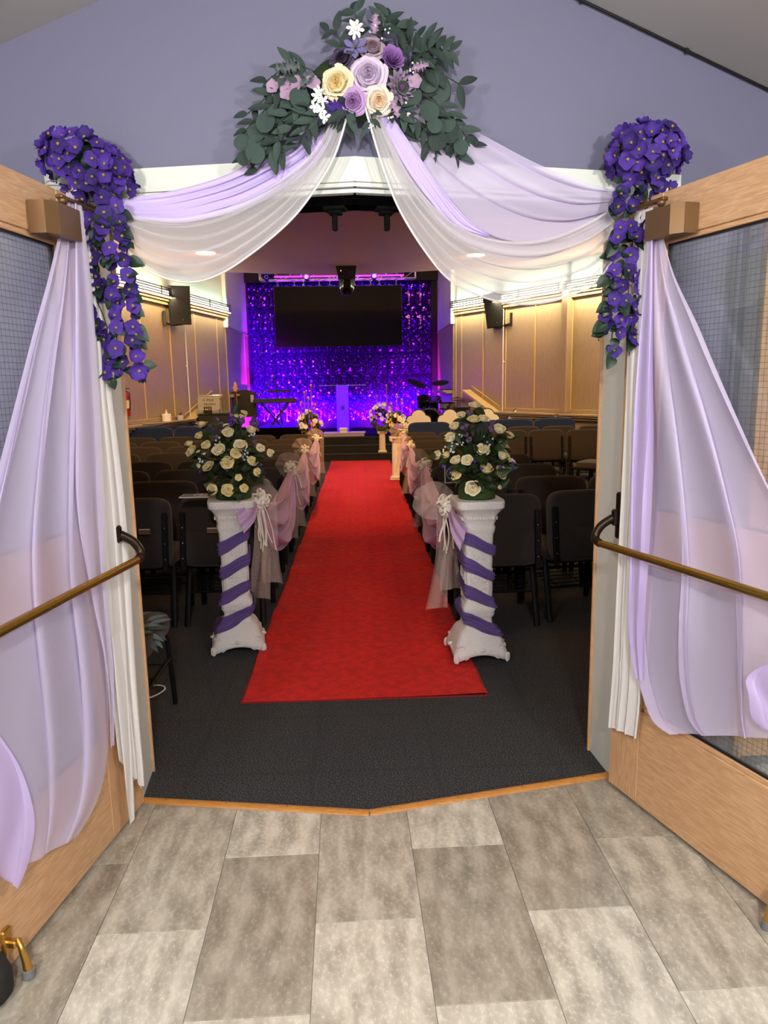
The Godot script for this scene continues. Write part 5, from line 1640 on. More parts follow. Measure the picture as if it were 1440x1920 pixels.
func column(label: String, at: Vector3, h: float, r: float, mat: Material) -> void:
	var t := thing("column_stand", label, "column", at)
	part("shaft", one(func(m):
		m.grid(60, 6, func(u, v):
			var a: float = TAU * u
			var rr: float = r * 0.72 * (1.0 - 0.08 * absf(sin(a * 8.0))) * (1.0 - 0.06 * v)
			return Vector3(cos(a) * rr, lerpf(0.10 * h, 0.86 * h, v), sin(a) * rr), true)), mat, t)
	part("base", one(func(m):
		m.box(Vector3(0, 0.02 * h, 0), Vector3(r * 2.0, 0.04 * h, r * 2.0), 0.006)
		m.turn([Vector2(0, 0.04 * h), Vector2(r * 0.98, 0.045 * h), Vector2(r, 0.065 * h), Vector2(r * 0.85, 0.085 * h), Vector2(r * 0.72, 0.11 * h)], 24)), mat, t)
	part("capital", one(func(m):
		m.turn([Vector2(r * 0.68, 0.85 * h), Vector2(r * 0.8, 0.88 * h), Vector2(r * 0.78, 0.90 * h), Vector2(r * 1.0, 0.94 * h)], 24)
		for e in [-1.0, 1.0]:
			for f in [-1.0, 1.0]:
				m.ball(Vector3(e * r * 0.8, 0.915 * h, f * r * 0.8), Vector3(0.03, 0.03, 0.025), 8, 5)
		m.box(Vector3(0, 0.97 * h, 0), Vector3(r * 2.1, 0.05 * h, r * 2.1), 0.006)), mat, t)

func stage_things() -> void:
	# hanging screen
	var sc := thing("hanging_screen", "large blank black screen hung before the violet tiled wall", "screen", Vector3(-0.485, 3.30, -18.72))
	part("panel", bx(Vector3(0, 0, -0.03), Vector3(3.19, 1.475, 0.09), 0.004), mt(Color(0.13, 0.13, 0.13), 1.0, 0.0, {"metallic_specular": 0.1}), sc)
	part("bezel", one(func(m):
		for e in [-1.0, 1.0]:
			m.box(Vector3(0, e * 0.737, 0.012), Vector3(3.19, 0.012, 0.012), 0.002)
			m.box(Vector3(e * 1.594, 0, 0.012), Vector3(0.012, 1.475, 0.012), 0.002)), M.black, sc)
	for x in [-1.50, -1.08, -0.86, -0.46, -0.20, 0.42, 0.82, 1.04, 1.46]:
		piece("hanger", one(func(m):
			m.tube([Vector3(x, 0.735, -0.03), Vector3(x + 0.006, 0.90, -0.03)], 0.007, 6)
			for y in [0.765, 0.865]:
				var ring := []
				for k in 13:
					ring.append(Vector3(x + cos(TAU * k / 12.0) * 0.024, y + sin(TAU * k / 12.0) * 0.03, -0.03))
				m.tube(ring, 0.006, 5)), M.chrome, sc)
	# box truss above it
	var tr := thing("lighting_truss", "aluminium box truss with violet light bars above the screen", "truss", Vector3(-0.48, 4.30, -18.75))
	var al := mt(Color(0.75, 0.75, 0.78), 0.3, 0.7)
	for e in [[0.0, 0.0], [0.20, 0.0], [0.0, -0.25], [0.20, -0.25]]:
		part("chord", tb([Vector3(-1.95, e[0] - 0.09, e[1]), Vector3(1.95, e[0] - 0.09, e[1])], 0.022, 8), al, tr)
	for k in 13:
		var x0 := -1.95 + 0.30 * k
		var up := k % 2 == 0
		part("brace", tb([Vector3(x0, -0.09 if up else 0.11, 0.0), Vector3(x0 + 0.30, 0.11 if up else -0.09, 0.0)], 0.011, 6), al, tr)
		part("brace", tb([Vector3(x0, -0.09, 0.0 if up else -0.25), Vector3(x0 + 0.30, -0.09, -0.25 if up else 0.0)], 0.009, 6), al, tr)
	for x in [-1.5, 1.5]:
		part("hanger_rod", tb([Vector3(x, 0.11, -0.12), Vector3(x, 0.47, -0.12)], 0.012, 6), al, tr)
		part("hanger_bar", tb([Vector3(x, 0.11, 0.0), Vector3(x, 0.11, -0.25)], 0.014, 6), al, tr)
	for x in [-1.95, -0.02, 1.95]:
		part("end_frame", one(func(m):
			m.tube([Vector3(x, -0.09, 0.0), Vector3(x, 0.11, 0.0)], 0.018, 6)
			m.tube([Vector3(x, -0.09, -0.25), Vector3(x, 0.11, -0.25)], 0.018, 6)), al, tr)
	var i := 0
	for x in [-1.25, -0.35, 0.55, 1.30]:
		var lb := thing("light_bar", "violet light bar inside the truss, %s" % ["nearest the keyboard", "second from the keyboard", "second from the drums", "nearest the drums"][i], "stage light", Vector3(-0.47 + x, 4.305, -18.93))
		i += 1
		part("housing", bx(Vector3(0, 0.035, 0), Vector3(0.74, 0.03, 0.08), 0.006), M.black, lb)
		part("led_strip", bx(Vector3(0, 0.0, 0), Vector3(0.72, 0.035, 0.05), 0.01), glow(Color(0.72, 0.12, 1.0), 6.0), lb)
		lamp_area(lb, Vector3(0, -0.03, 0.0), Vector3(0, -1, -0.35), Vector3.RIGHT, Vector2(0.72, 0.05), Color(0.5, 0.08, 1.0), 1.2)
	for x in [-1.78, -0.78, 0.90]:
		var pf := thing("par_can", "small black par light in the truss, %s" % ["at its guitar side end", "left of the camera dome" if false else "between the first two light bars", "near its drum side end"][i - 4], "stage light", Vector3(-0.47 + x, 4.26, -18.77))
		i += 1
		part("can", one(func(m): m.lathe([Vector2(0.0, -0.08), Vector2(0.07, -0.08), Vector2(0.085, 0.06), Vector2(0.08, 0.075), Vector2(0.07, 0.06), Vector2(0.0, 0.05)], 16, Transform3D(Basis(Vector3.RIGHT, PI * 0.42), Vector3(0, 0, 0)))), M.black, pf)
		if x > -1.0:
			lamp_spot(pf, Vector3(0, 0.0, 0.10), Vector3(-2.9, 3.3, -17.5) if x < 0.0 else Vector3(2.1, 3.3, -17.5), Color(0.42, 0.10, 1.0), 40.0, 42.0, 0.05)
		part("clamp", bx(Vector3(0, -0.02, 0.02), Vector3(0.04, 0.10, 0.05), 0.006), M.black, pf)
		part("led_cluster", one(func(m):
			for k in 7:
				m.ball(Vector3(cos(k * 0.9) * 0.04, 0.01 + sin(k * 0.9) * 0.04, 0.066), Vector3(0.011, 0.011, 0.006), 6, 4)), glow(Color(0.35, 0.2, 1.0), 1.5), pf)
	# lectern: clear acrylic with a violet lit front panel and crest
	var lc := thing("lectern", "acrylic lectern with a violet glowing front panel and a small crest", "lectern", Vector3(-0.385, 0.47, -16.2))
	var panel_mat := glow(Color(0.36, 0.0, 1.0), 0.95)
	part("light_panel", bx(Vector3(0, 0.60, 0.0), Vector3(0.27, 1.02, 0.03), 0.006), panel_mat, lc)
	part("panel_joint", bx(Vector3(0.0, 0.475, 0.017), Vector3(0.26, 0.006, 0.004), 0.001), M.navy, lc)
	part("top_shelf", bx(Vector3(0, 1.115, -0.12), Vector3(1.05, 0.02, 0.42), 0.004), M.acrylic, lc)
	part("base_plate", bx(Vector3(0.02, 0.04, 0.06), Vector3(0.90, 0.08, 0.46), 0.008), mt(Color(0.62, 0.58, 0.62), 0.4), lc)
	part("base_rim", bx(Vector3(0.03, 0.082, 0.06), Vector3(0.93, 0.015, 0.48), 0.004), mt(Color(0.80, 0.75, 0.82), 0.35), lc)
	part("crest", one(func(m):
		var sh := []
		for k in 21:
			var a := -PI * k / 20.0
			sh.append(Vector3(cos(a) * 0.036 * (1.0 if absf(a + PI / 2) > 0.0 else 1.0), 0.62 + 0.0 + sin(a) * 0.045, 0.018))
		sh.push_front(Vector3(0.036, 0.652, 0.018))
		sh.append(Vector3(-0.036, 0.652, 0.018))
		sh.append(Vector3(0.036, 0.652, 0.018))
		m.tube(sh, 0.005, 5)
		m.tube([Vector3(-0.004, 0.652, 0.018), Vector3(-0.004, 0.585, 0.018)], 0.005, 5)
		m.tube([Vector3(0.008, 0.652, 0.018), Vector3(0.008, 0.585, 0.018)], 0.005, 5)
		m.tube([Vector3(-0.020, 0.64, 0.018), Vector3(-0.020, 0.605, 0.018)], 0.004, 5)
		m.tube([Vector3(-0.020, 0.632, 0.018), Vector3(-0.006, 0.632, 0.018)], 0.0035, 5)
		m.tube([Vector3(0.010, 0.636, 0.018), Vector3(0.026, 0.636, 0.018)], 0.0035, 5)
		m.tube([Vector3(0.022, 0.636, 0.018), Vector3(0.022, 0.605, 0.018)], 0.004, 5)
		m.ball(Vector3(0, 0.678, 0.018), Vector3(0.009, 0.009, 0.006), 8, 5)), mt(Color(0.05, 0.02, 0.12), 0.4), lc)
	var kn := thing("kneeling_cushion", "white padded cushion stool at the foot of the violet lectern", "stool", Vector3(-0.375, 0.558, -16.02))
	part("cushion", cushion(0.18, 0.16, 0.06, 0.02), M.vinyl, kn, Transform3D(Basis(Vector3.RIGHT, PI / 2), Vector3(0, 0.075, 0)))
	part("box_base", bx(Vector3(0, 0.022, 0), Vector3(0.165, 0.044, 0.14), 0.006), M.vinyl, kn)
	# columns and arrangements in front of the stage
	column("white fluted column stand with square capital by the runner end, drum side", Vector3(0.60, 0.004, -11.98), 0.73, 0.12, M.cast)
	arrangement("white and lilac flowers with gold rods on the white column, drum side", Vector3(0.60, 0.736, -11.98), 0.17, 0.42, 26, 71, 3)
	column("shorter cream column stand on the stage steps, drum side", Vector3(0.46, 0.160, -15.40), 0.46, 0.095, M.cream_cast)
	arrangement("dense white flower arrangement on the cream column, drum side", Vector3(0.46, 0.622, -15.40), 0.27, 0.60, 46, 72, 2)
	column("white column stand on the guitar side, half hidden by the farthest bow", Vector3(-0.86, 0.004, -12.3), 0.73, 0.12, M.cast)
	arrangement("white and lilac flowers with gold rods on the guitar side column", Vector3(-0.86, 0.736, -12.3), 0.19, 0.46, 30, 73, 5)
	rng.seed = 99
	# low black grand piano
	var pn := thing("grand_piano", "black grand piano with its lid down at the stage foot, guitar side", "piano", Vector3(-1.60, 0.004, -14.0))
	var pp := []
	for k in 25:
		var a := PI * k / 24.0
		pp.append(Vector2(0.62 * cos(a) - 0.05 * cos(2.0 * a), 0.55 * sin(a) * (1.0 + 0.25 * cos(a))))
	pp.append(Vector2(-0.66, -0.5))
	pp.append(Vector2(0.60, -0.5))
	var pf2 := Transform3D(Basis(Vector3.RIGHT, Vector3.FORWARD, Vector3.UP), Vector3.ZERO)
	part("case", one(func(m): m.prism(pp, 0.56, 0.80, pf2)), M.black_gloss, pn)
	var lid := []
	for p in pp:
		lid.append(p * 1.03)
	part("lid", one(func(m): m.prism(lid, 0.80, 0.825, pf2)), M.black_gloss, pn)
	for p in [Vector3(-0.5, 0, 0.4), Vector3(0.5, 0, 0.4), Vector3(0, 0, -0.4)]:
		part("leg", one(func(m): m.lathe([Vector2(0.05, 0.56), Vector2(0.06, 0.45), Vector2(0.035, 0.1), Vector2(0.04, 0.0)], 12, Transform3D(Basis.IDENTITY, p))), M.black_gloss, pn)
	# keyboard on an X stand, mic boom, music stand
	var kb := thing("keyboard", "black stage keyboard on a folding stand before the violet tiles", "keyboard", Vector3(-1.90, 0.468, -16.4), 0.2)
	part("body", bx(Vector3(0, 0.80, 0), Vector3(0.95, 0.09, 0.30), 0.012), M.black, kb)
	part("keys", bx(Vector3(0.0, 0.85, -0.06), Vector3(0.85, 0.012, 0.14), 0.002), mt(Color(0.25, 0.25, 0.27), 0.4), kb)
	part("stand_bar", one(func(m):
		m.tube([Vector3(-0.3, 0.0, 0.15), Vector3(0.3, 0.76, 0.12)], 0.018, 6)
		m.tube([Vector3(0.3, 0.0, 0.15), Vector3(-0.3, 0.76, 0.12)], 0.018, 6)
		m.tube([Vector3(-0.3, 0.0, -0.15), Vector3(0.3, 0.76, -0.12)], 0.018, 6)
		m.tube([Vector3(0.3, 0.0, -0.15), Vector3(-0.3, 0.76, -0.12)], 0.018, 6)), M.black, kb)
	part("upper_tier", bx(Vector3(0.10, 1.02, -0.05), Vector3(0.50, 0.05, 0.22), 0.01), M.black, kb)
	var mb := thing("microphone_boom", "black microphone boom stand leaning over the keyboard", "microphone stand", Vector3(-1.72, 0.468, -16.35))
	part("stand", one(func(m):
		m.tube([Vector3(0, 0.02, 0), Vector3(-0.16, 1.33, 0)], 0.014, 6)
		for k in 3:
			m.tube([Vector3(0, 0.06, 0), Vector3(cos(k * 2.1) * 0.25, 0.0, sin(k * 2.1) * 0.25)], 0.010, 5)), M.black, mb)
	part("boom", tb([Vector3(-0.13, 1.36, 0), Vector3(-0.18, 1.34, 0), Vector3(-0.46, 0.98, 0.04)], 0.012, 6), M.black, mb)
	part("microphone", one(func(m): m.ball(Vector3(-0.485, 0.95, 0.045), Vector3(0.025, 0.035, 0.025), 8, 6)), M.black_matte, mb)
	var ms := thing("monitor_desk", "black desk cabinet with a pale tag beside the keyboard", "cabinet", Vector3(-2.58, 0.468, -16.65))
	part("cabinet", one(func(m): m.prism([Vector2(-0.28, 0.45), Vector2(0.26, 0.45), Vector2(0.22, 1.0), Vector2(-0.02, 1.06), Vector2(-0.28, 1.02)], -0.15, 0.15)), M.black, ms)
	part("leg", one(func(m):
		m.box(Vector3(-0.2, 0.23, 0), Vector3(0.05, 0.46, 0.2), 0.006)
		m.box(Vector3(0.18, 0.23, 0), Vector3(0.05, 0.46, 0.2), 0.006)), M.black, ms)
	part("tag", bx(Vector3(0.16, 0.86, 0.155), Vector3(0.07, 0.16, 0.006), 0.001), mt(Color(0.72, 0.66, 0.85), 0.7), ms)
	# drums
	var dm := thing("bass_drum", "black bass drum with two mounted toms on the drum side", "drum", Vector3(1.66, 0.468, -16.9), -0.35)
	part("shell", one(func(m): m.lathe([Vector2(0.0, -0.19), Vector2(0.26, -0.19), Vector2(0.27, -0.18), Vector2(0.27, 0.18), Vector2(0.26, 0.19), Vector2(0.0, 0.185)], 28, Transform3D(Basis(Vector3.RIGHT, PI / 2), Vector3(0, 0.28, 0)))), M.black_gloss, dm)
	part("hoop", one(func(m): m.lathe([Vector2(0.262, 0.17), Vector2(0.285, 0.17), Vector2(0.285, 0.20), Vector2(0.262, 0.20)], 28, Transform3D(Basis(Vector3.RIGHT, PI / 2), Vector3(0, 0.28, 0)))), M.chrome, dm)
	for e in [[-0.17, 0.70, 0.42, 0.14], [0.12, 0.68, 0.40, 0.15]]:
		var tx := Transform3D(Basis(Vector3.RIGHT, 0.55) * Basis(Vector3.BACK, e[0] * 0.8), Vector3(e[0], e[1], 0.08))
		part("tom", one(func(m): m.lathe([Vector2(0.0, -0.10), Vector2(e[3], -0.10), Vector2(e[3], 0.10), Vector2(0.0, 0.10)], 24, tx)), M.black_gloss, dm)
		part("tom_rim", one(func(m):
			m.lathe([Vector2(e[3], 0.085), Vector2(e[3] + 0.008, 0.085), Vector2(e[3] + 0.008, 0.112), Vector2(e[3], 0.112)], 24, tx)
			m.lathe([Vector2(e[3], -0.085), Vector2(e[3] + 0.008, -0.085), Vector2(e[3] + 0.008, -0.108), Vector2(e[3], -0.108)], 24, tx)
			for k in 6:
				var q := Vector3(cos(k * 1.047) * (e[3] + 0.006), 0, sin(k * 1.047) * (e[3] + 0.006))
				m.tube([tx * (q + Vector3(0, -0.09, 0)), tx * (q + Vector3(0, 0.09, 0))], 0.006, 5)), M.chrome, dm)
		part("tom_post", tb([Vector3(e[0] * 0.4, 0.52, 0), Vector3(e[0] * 0.8, 0.66, 0.02)], 0.012, 6), M.chrome, dm)
	var sn := thing("snare_drum", "chrome snare drum on its stand beside the bass drum", "drum", Vector3(1.90, 0.468, -16.08))
	part("shell", one(func(m): m.lathe([Vector2(0.0, 0.56), Vector2(0.175, 0.56), Vector2(0.175, 0.70), Vector2(0.0, 0.70)], 28)), M.chrome, sn)
	part("rim", one(func(m):
		for y in [0.56, 0.69]:
			m.lathe([Vector2(0.176, y - 0.008), Vector2(0.188, y - 0.008), Vector2(0.188, y + 0.018), Vector2(0.176, y + 0.018)], 28)), M.black_gloss, sn)
	part("stand", one(func(m):
		m.tube([Vector3(0, 0.15, 0), Vector3(0, 0.55, 0)], 0.014, 6)
		for k in 3:
			m.tube([Vector3(0, 0.2, 0), Vector3(cos(k * 2.1) * 0.22, 0.0, sin(k * 2.1) * 0.22)], 0.010, 5)
			m.tube([Vector3(0, 0.45, 0), Vector3(cos(k * 2.1) * 0.17, 0.56, sin(k * 2.1) * 0.17)], 0.008, 5)), M.chrome, sn)
	i = 0
	for a in [[1.86, -16.78, 1.14, 0.20, 0.30, 0.1], [1.36, -17.25, 1.14, 0.24, 0.35, -0.35], [2.14, -15.95, 0.80, 0.16, 0.0, 0.0]]:
		var cy := thing("cymbal", ["dark crash cymbal tilted on its stand beside the stage wall", "dark ride cymbal tilted over the bass drum", "pair of hi-hat cymbals on a stand behind the snare drum"][i], "cymbal", Vector3(a[0], 0.468, a[1]))
		var bs := Basis(Vector3.RIGHT, a[4]) * Basis(Vector3.BACK, a[5])
		part("plate", one(func(m): m.turn([Vector2(0.0, 0.03), Vector2(0.03, 0.025), Vector2(0.04, 0.012), Vector2(a[3], -0.006), Vector2(a[3], -0.009), Vector2(0.04, 0.006), Vector2(0.0, 0.01)], 28, Transform3D(bs, Vector3(0, a[2], 0)))), M.black, cy)
		if i == 2:
			part("plate", one(func(m): m.turn([Vector2(0.0, -0.03), Vector2(0.04, -0.02), Vector2(a[3], -0.004), Vector2(a[3], -0.001), Vector2(0.0, -0.01)], 28, Transform3D(bs, Vector3(0, a[2] - 0.04, 0)))), M.black, cy)
		part("stand", one(func(m):
			m.tube([Vector3(0, 0.12, 0), Vector3(0, a[2], 0)], 0.011, 6)
			for k in 3:
				m.tube([Vector3(0, 0.25, 0), Vector3(cos(k * 2.1 + 0.5) * 0.22, 0.0, sin(k * 2.1 + 0.5) * 0.22)], 0.010, 5)), M.chrome, cy)
		i += 1
	var am := thing("amplifier", "black amplifier behind the hi-hat at the stage side wall", "amplifier", Vector3(2.15, 0.158, -15.37), -0.2)
	part("box", bx(Vector3(0, 0.47, 0), Vector3(0.36, 0.94, 0.26), 0.012), M.black, am)
	part("control_panel", bx(Vector3(0, 0.89, 0.133), Vector3(0.30, 0.07, 0.006), 0.002), M.steel, am)

func hall_things() -> void:
	# camera dome under the cloud edge
	var pc := thing("projector_dome", "black dome camera housing hanging from the brown ceiling cloud", "camera", Vector3(-0.19, 3.72, -13.85))
	part("mount_box", one(func(m):
		var a := [Vector3(-0.19, 0.0, -0.17), Vector3(0.19, 0.0, -0.17), Vector3(0.19, 0.0, 0.17), Vector3(-0.19, 0.0, 0.17)]
		var b := [Vector3(-0.15, -0.23, -0.14), Vector3(0.15, -0.23, -0.14), Vector3(0.15, -0.23, 0.14), Vector3(-0.15, -0.23, 0.14)]
		for k in 4:
			m.quad(a[k], a[(k + 1) % 4], b[(k + 1) % 4], b[k])
		m.quad(a[0], a[1], a[2], a[3])
		m.quad(b[0], b[1], b[2], b[3])), M.black, pc)
	part("dome", one(func(m): m.turn([Vector2(0.145, -0.23), Vector2(0.143, -0.36), Vector2(0.125, -0.43), Vector2(0.09, -0.475), Vector2(0.045, -0.495), Vector2(0.0, -0.50)], 24)), M.black_gloss, pc)
	part("vent_slot", one(func(m):
		for k in 3:
			m.box(Vector3(0.07, -0.10 - 0.035 * k, 0.162 - 0.0045 * k), Vector3(0.09, 0.006, 0.006))
		m.box(Vector3(-0.06, -0.19, 0.150), Vector3(0.13, 0.005, 0.006))), mt(Color(0.30, 0.27, 0.25), 0.6), pc)
	part("status_light", one(func(m): m.ball(Vector3(-0.10, -0.085, 0.166), Vector3(0.010, 0.010, 0.006), 8, 5)), glow(Color(1.0, 0.85, 0.5), 1.5), pc)
	# wall speakers
	for a in [[-3.22, 3.06, -13.62, 0.30, 0.0, "guitar", -3.47, -13.46], [2.75, 3.02, -14.95, -0.5, 0.18, "drum", 3.07, -14.75]]:
		var sp := thing("wall_speaker", "black loudspeaker on a wall bracket over the %s side panels" % a[5], "loudspeaker", Vector3(a[0], a[1], a[2]), a[3])
		sp.rotation.x = 0.12
		sp.rotation.z = a[4] * 0.6
		part("cabinet", one(func(m): m.prism([Vector2(-0.19, 0.0), Vector2(-0.14, -0.36), Vector2(0.14, -0.36), Vector2(0.19, 0.0)], -0.34, 0.34, Transform3D(Basis(Vector3.RIGHT, Vector3.BACK, Vector3.UP), Vector3.ZERO))), mt(Color(0.09, 0.09, 0.085), 0.6), sp)
		part("grille", bx(Vector3(0, 0, 0.006), Vector3(0.36, 0.66, 0.016), 0.006), mt(Color(0.025, 0.025, 0.027), 0.7), sp)
		part("badge", bx(Vector3(0.04, -0.25, 0.016), Vector3(0.022, 0.03, 0.004), 0.001), M.chrome, sp)
		part("handle", bx(Vector3(-0.172, 0.02, -0.17), Vector3(0.02, 0.14, 0.06), 0.006), M.black, sp)
		var s := -1.0 if a[5] == "guitar" else 1.0
		var bk := thing("speaker_bracket", "black wall bracket arm holding the %s side loudspeaker" % a[5], "bracket", Vector3(a[6], 2.80, a[7]))
		var d := Vector3(a[0] - a[6], -0.06, a[2] - a[7] - 0.1)
		part("wall_plate", bx(Vector3(0, 0.02, 0), Vector3(0.05, 0.26, 0.08), 0.004, Basis(Vector3.UP, 0.2 if s < 0 else -0.5)), M.black, bk)
		part("arm", tb([Vector3(0, -0.06, 0), d * 0.5 + Vector3(0, -0.06, 0), d + Vector3(0, 0.0, -0.02)], 0.022, 6), M.black, bk)
	# guitar on a stand
	var g := thing("bass_guitar", "guitar standing upright, its maple neck and tuners above the bouquet", "guitar", Vector3(-2.52, 0.004, -14.9), 0.2)
	part("neck", bx(Vector3(0, 1.05, 0), Vector3(0.055, 0.92, 0.022), 0.005, Basis(Vector3.RIGHT, 0.08)), mt(Color(0.70, 0.50, 0.28), 0.4), g)
	part("fretboard", one(func(m):
		m.box(Vector3(-0.006, 1.05, 0.016), Vector3(0.048, 0.90, 0.008), 0.002, Basis(Vector3.RIGHT, 0.08))), mt(Color(0.10, 0.07, 0.05), 0.5), g)
	for k in 14:
		piece("fret", bx(Vector3(-0.006, 0.68 + 0.06 * k, 0.022 + (0.68 + 0.06 * k - 1.05) * 0.08), Vector3(0.048, 0.005, 0.004)), M.chrome, g)
	part("headstock", one(func(m): m.prism([Vector2(-0.03, 1.49), Vector2(0.03, 1.49), Vector2(0.045, 1.56), Vector2(0.03, 1.66), Vector2(0.0, 1.70), Vector2(-0.02, 1.66), Vector2(-0.04, 1.56)], 0.018, 0.036)), mt(Color(0.75, 0.56, 0.33), 0.4), g)
	for k in 4:
		piece("tuner", one(func(m):
			m.ball(Vector3(-0.055 if k % 2 else 0.055, 1.53 + 0.03 * k, 0.03), Vector3(0.016, 0.012, 0.010), 8, 5)
			m.ball(Vector3(-0.02 if k % 2 else 0.02, 1.53 + 0.03 * k, 0.042), Vector3(0.009, 0.009, 0.006), 6, 4)), M.chrome, g)
	part("body", one(func(m):
		var pts := []
		for k in 32:
			var a := TAU * k / 32.0
			pts.append(Vector2(cos(a) * (0.16 + 0.03 * cos(2.0 * a)), 0.40 + sin(a) * 0.22 * (1.0 + 0.1 * sin(a))))
		m.prism(pts, -0.02, 0.02)), mt(Color(0.32, 0.12, 0.05), 0.3), g)
	part("stand", one(func(m):
		m.tube([Vector3(0, 0.6, -0.05), Vector3(0.18, 0.0, -0.15)], 0.010, 6)
		m.tube([Vector3(0, 0.6, -0.05), Vector3(-0.18, 0.0, -0.15)], 0.010, 6)
		m.tube([Vector3(0, 0.18, 0.0), Vector3(0, 0.0, 0.16)], 0.010, 6)
		m.box(Vector3(0, 0.17, 0.02), Vector3(0.26, 0.02, 0.08), 0.004)), M.black, g)
	# rack, open case, microphones
	var rk := thing("equipment_rack", "black equipment rack with a violet lit side under the silver case", "equipment rack", Vector3(-2.86, 0.004, -14.15), 0.1)
	part("cabinet", bx(Vector3(0.04, 0.545, 0), Vector3(0.56, 1.09, 0.42), 0.008), M.black, rk)
	part("shelf_lip", bx(Vector3(0.04, 1.07, 0.215), Vector3(0.60, 0.02, 0.01), 0.002), M.steel, rk)
	var cs := thing("equipment_case", "open silver equipment case with dark lettering in its lid on the rack", "case", Vector3(-2.93, 1.096, -14.15), 0.1)
	var grey := mt(Color(0.52, 0.52, 0.49), 0.5, 0.1)
	part("tray", bx(Vector3(0, 0.035, 0.02), Vector3(0.43, 0.07, 0.30), 0.006), grey, cs)
	var lid2 := part("lid", bx(Vector3(0, 0.14, 0), Vector3(0.42, 0.28, 0.03), 0.006), grey, cs, Transform3D(Basis(Vector3.RIGHT, -0.16), Vector3(0, 0.06, -0.14)))
	part("lid_rim", one(func(m):
		m.box(Vector3(0, 0.275, 0.014), Vector3(0.42, 0.014, 0.02), 0.003)
		for e in [-1.0, 1.0]:
			m.box(Vector3(e * 0.207, 0.14, 0.014), Vector3(0.012, 0.28, 0.02), 0.003)), M.chrome, lid2)
	text(lid2, "lettering", "PYLE", 0.060, 0.003, M.black, Transform3D(Basis.IDENTITY, Vector3(0.03, 0.185, 0.017)))
	text(lid2, "lettering", "PROMX1", 0.056, 0.003, M.black, Transform3D(Basis.IDENTITY, Vector3(0.02, 0.105, 0.017)))
	part("emblem", one(func(m):
		var ring := []
		for k in 13:
			ring.append(Vector3(-0.092 + cos(TAU * k / 12.0) * 0.018, 0.188 + sin(TAU * k / 12.0) * 0.022, 0.017))
		m.tube(ring, 0.003, 5)
		m.tube([Vector3(-0.097, 0.178, 0.017), Vector3(-0.086, 0.200, 0.017)], 0.003, 5)), M.black, lid2)
	var mh := thing("microphone_holder", "black holder with grey microphones in front of the silver case", "microphone holder", Vector3(-2.90, 1.096, -13.97))
	part("post", bx(Vector3(0, 0.03, 0), Vector3(0.16, 0.06, 0.05), 0.006), M.black, mh)
	for k in 4:
		var mc := part("microphone", tb([Vector3(-0.06 + 0.04 * k, 0.05, 0), Vector3(-0.06 + 0.04 * k, 0.10, 0)], 0.013, 8), M.black, mh)
		part("grille", one(func(m): m.ball(Vector3(-0.06 + 0.04 * k, 0.118, 0), Vector3(0.02, 0.02, 0.02), 8, 6)), mt(Color(0.35, 0.38, 0.42), 0.4, 0.5), mc)
	part("coloured_band", one(func(m):
		m.box(Vector3(-0.02, 0.075, 0.016), Vector3(0.07, 0.012, 0.006), 0.001)), mt(Color(0.85, 0.75, 0.1), 0.5), mh)
	part("red_band", bx(Vector3(0.045, 0.072, 0.016), Vector3(0.05, 0.012, 0.006), 0.001), mt(Color(0.7, 0.12, 0.05), 0.5), mh)
	# ledge things
	var ts := thing("tissue_box", "round white tissue dispenser on the guitar side ledge", "tissue dispenser", Vector3(-3.47, 0.998, -13.14))
	part("drum", one(func(m): m.lathe([Vector2(0, 0), Vector2(0.078, 0.0), Vector2(0.080, 0.005), Vector2(0.080, 0.125), Vector2(0.076, 0.132), Vector2(0.02, 0.134)], 24)), M.white_flower, ts)
	part("tissue", one(func(m): m.grid(6, 6, func(u, v): return Vector3((u - 0.5) * 0.045 * (1.0 - 0.5 * v), 0.13 + 0.075 * v, 0.012 * sin(u * 9.0) * (0.4 + v)))), M.white_flower, ts)
	var pt := thing("planter", "small white planter with a green succulent on the guitar side ledge", "plant pot", Vector3(-3.36, 0.998, -13.68))
	part("pot", one(func(m): m.lathe([Vector2(0, 0), Vector2(0.05, 0), Vector2(0.066, 0.088), Vector2(0.060, 0.088), Vector2(0.05, 0.07)], 18)), mt(Color(0.75, 0.78, 0.86), 0.5), pt)
	part("plant", one(func(m):
		for k in 9:
			m.tube([Vector3(0, 0.07, 0), Vector3(cos(k * 2.4) * 0.035, 0.10 + 0.02 * (k % 3), sin(k * 2.4) * 0.035)], [0.012, 0.004], 6)), M.leaf2, pt)
	var cd := thing("cable_bundle", "tangle of black cables hanging along the ledge edge on the guitar side", "cables", Vector3.ZERO)
	for k in 4:
		var pts := []
		for q in 24:
			var u := q / 23.0
			pts.append(Vector3(lerpf(-3.57, -3.12, u) - 0.02 * k * 0.3 + 0.03, 1.003 - 0.055 * (k % 2) - 0.02 * sin(PI * u * (k + 1)) - 0.02 * k, lerpf(-11.9, -14.1, u) + 0.02 * k) + Vector3(0.02 * sin(q * 0.9 + k), 0, 0))
		part("cable", tb(pts, 0.006, 5), M.black, cd)
	part("plug", bx(Vector3(-3.13, 0.93, -14.0), Vector3(0.05, 0.045, 0.06), 0.006), M.white_flower, cd)
	var cp := thing("conduit", "thin white conduit running up the guitar side panels", "conduit", Vector3.ZERO)
	part("pipe", tb([Vector3(-3.29, 1.0, -14.2), Vector3(-3.29, 3.04, -14.2)], 0.011, 6), M.white_trim, cp)
	part("clamp", bx(Vector3(-3.30, 2.0, -14.2), Vector3(0.03, 0.025, 0.04), 0.003), M.white_trim, cp)
	var cq := thing("conduit", "thin white conduit running up the drum side panels", "conduit", Vector3.ZERO)
	part("pipe", tb([Vector3(2.93, 1.0, -14.87), Vector3(2.93, 3.04, -14.87)], 0.010, 6), M.white_trim, cq)
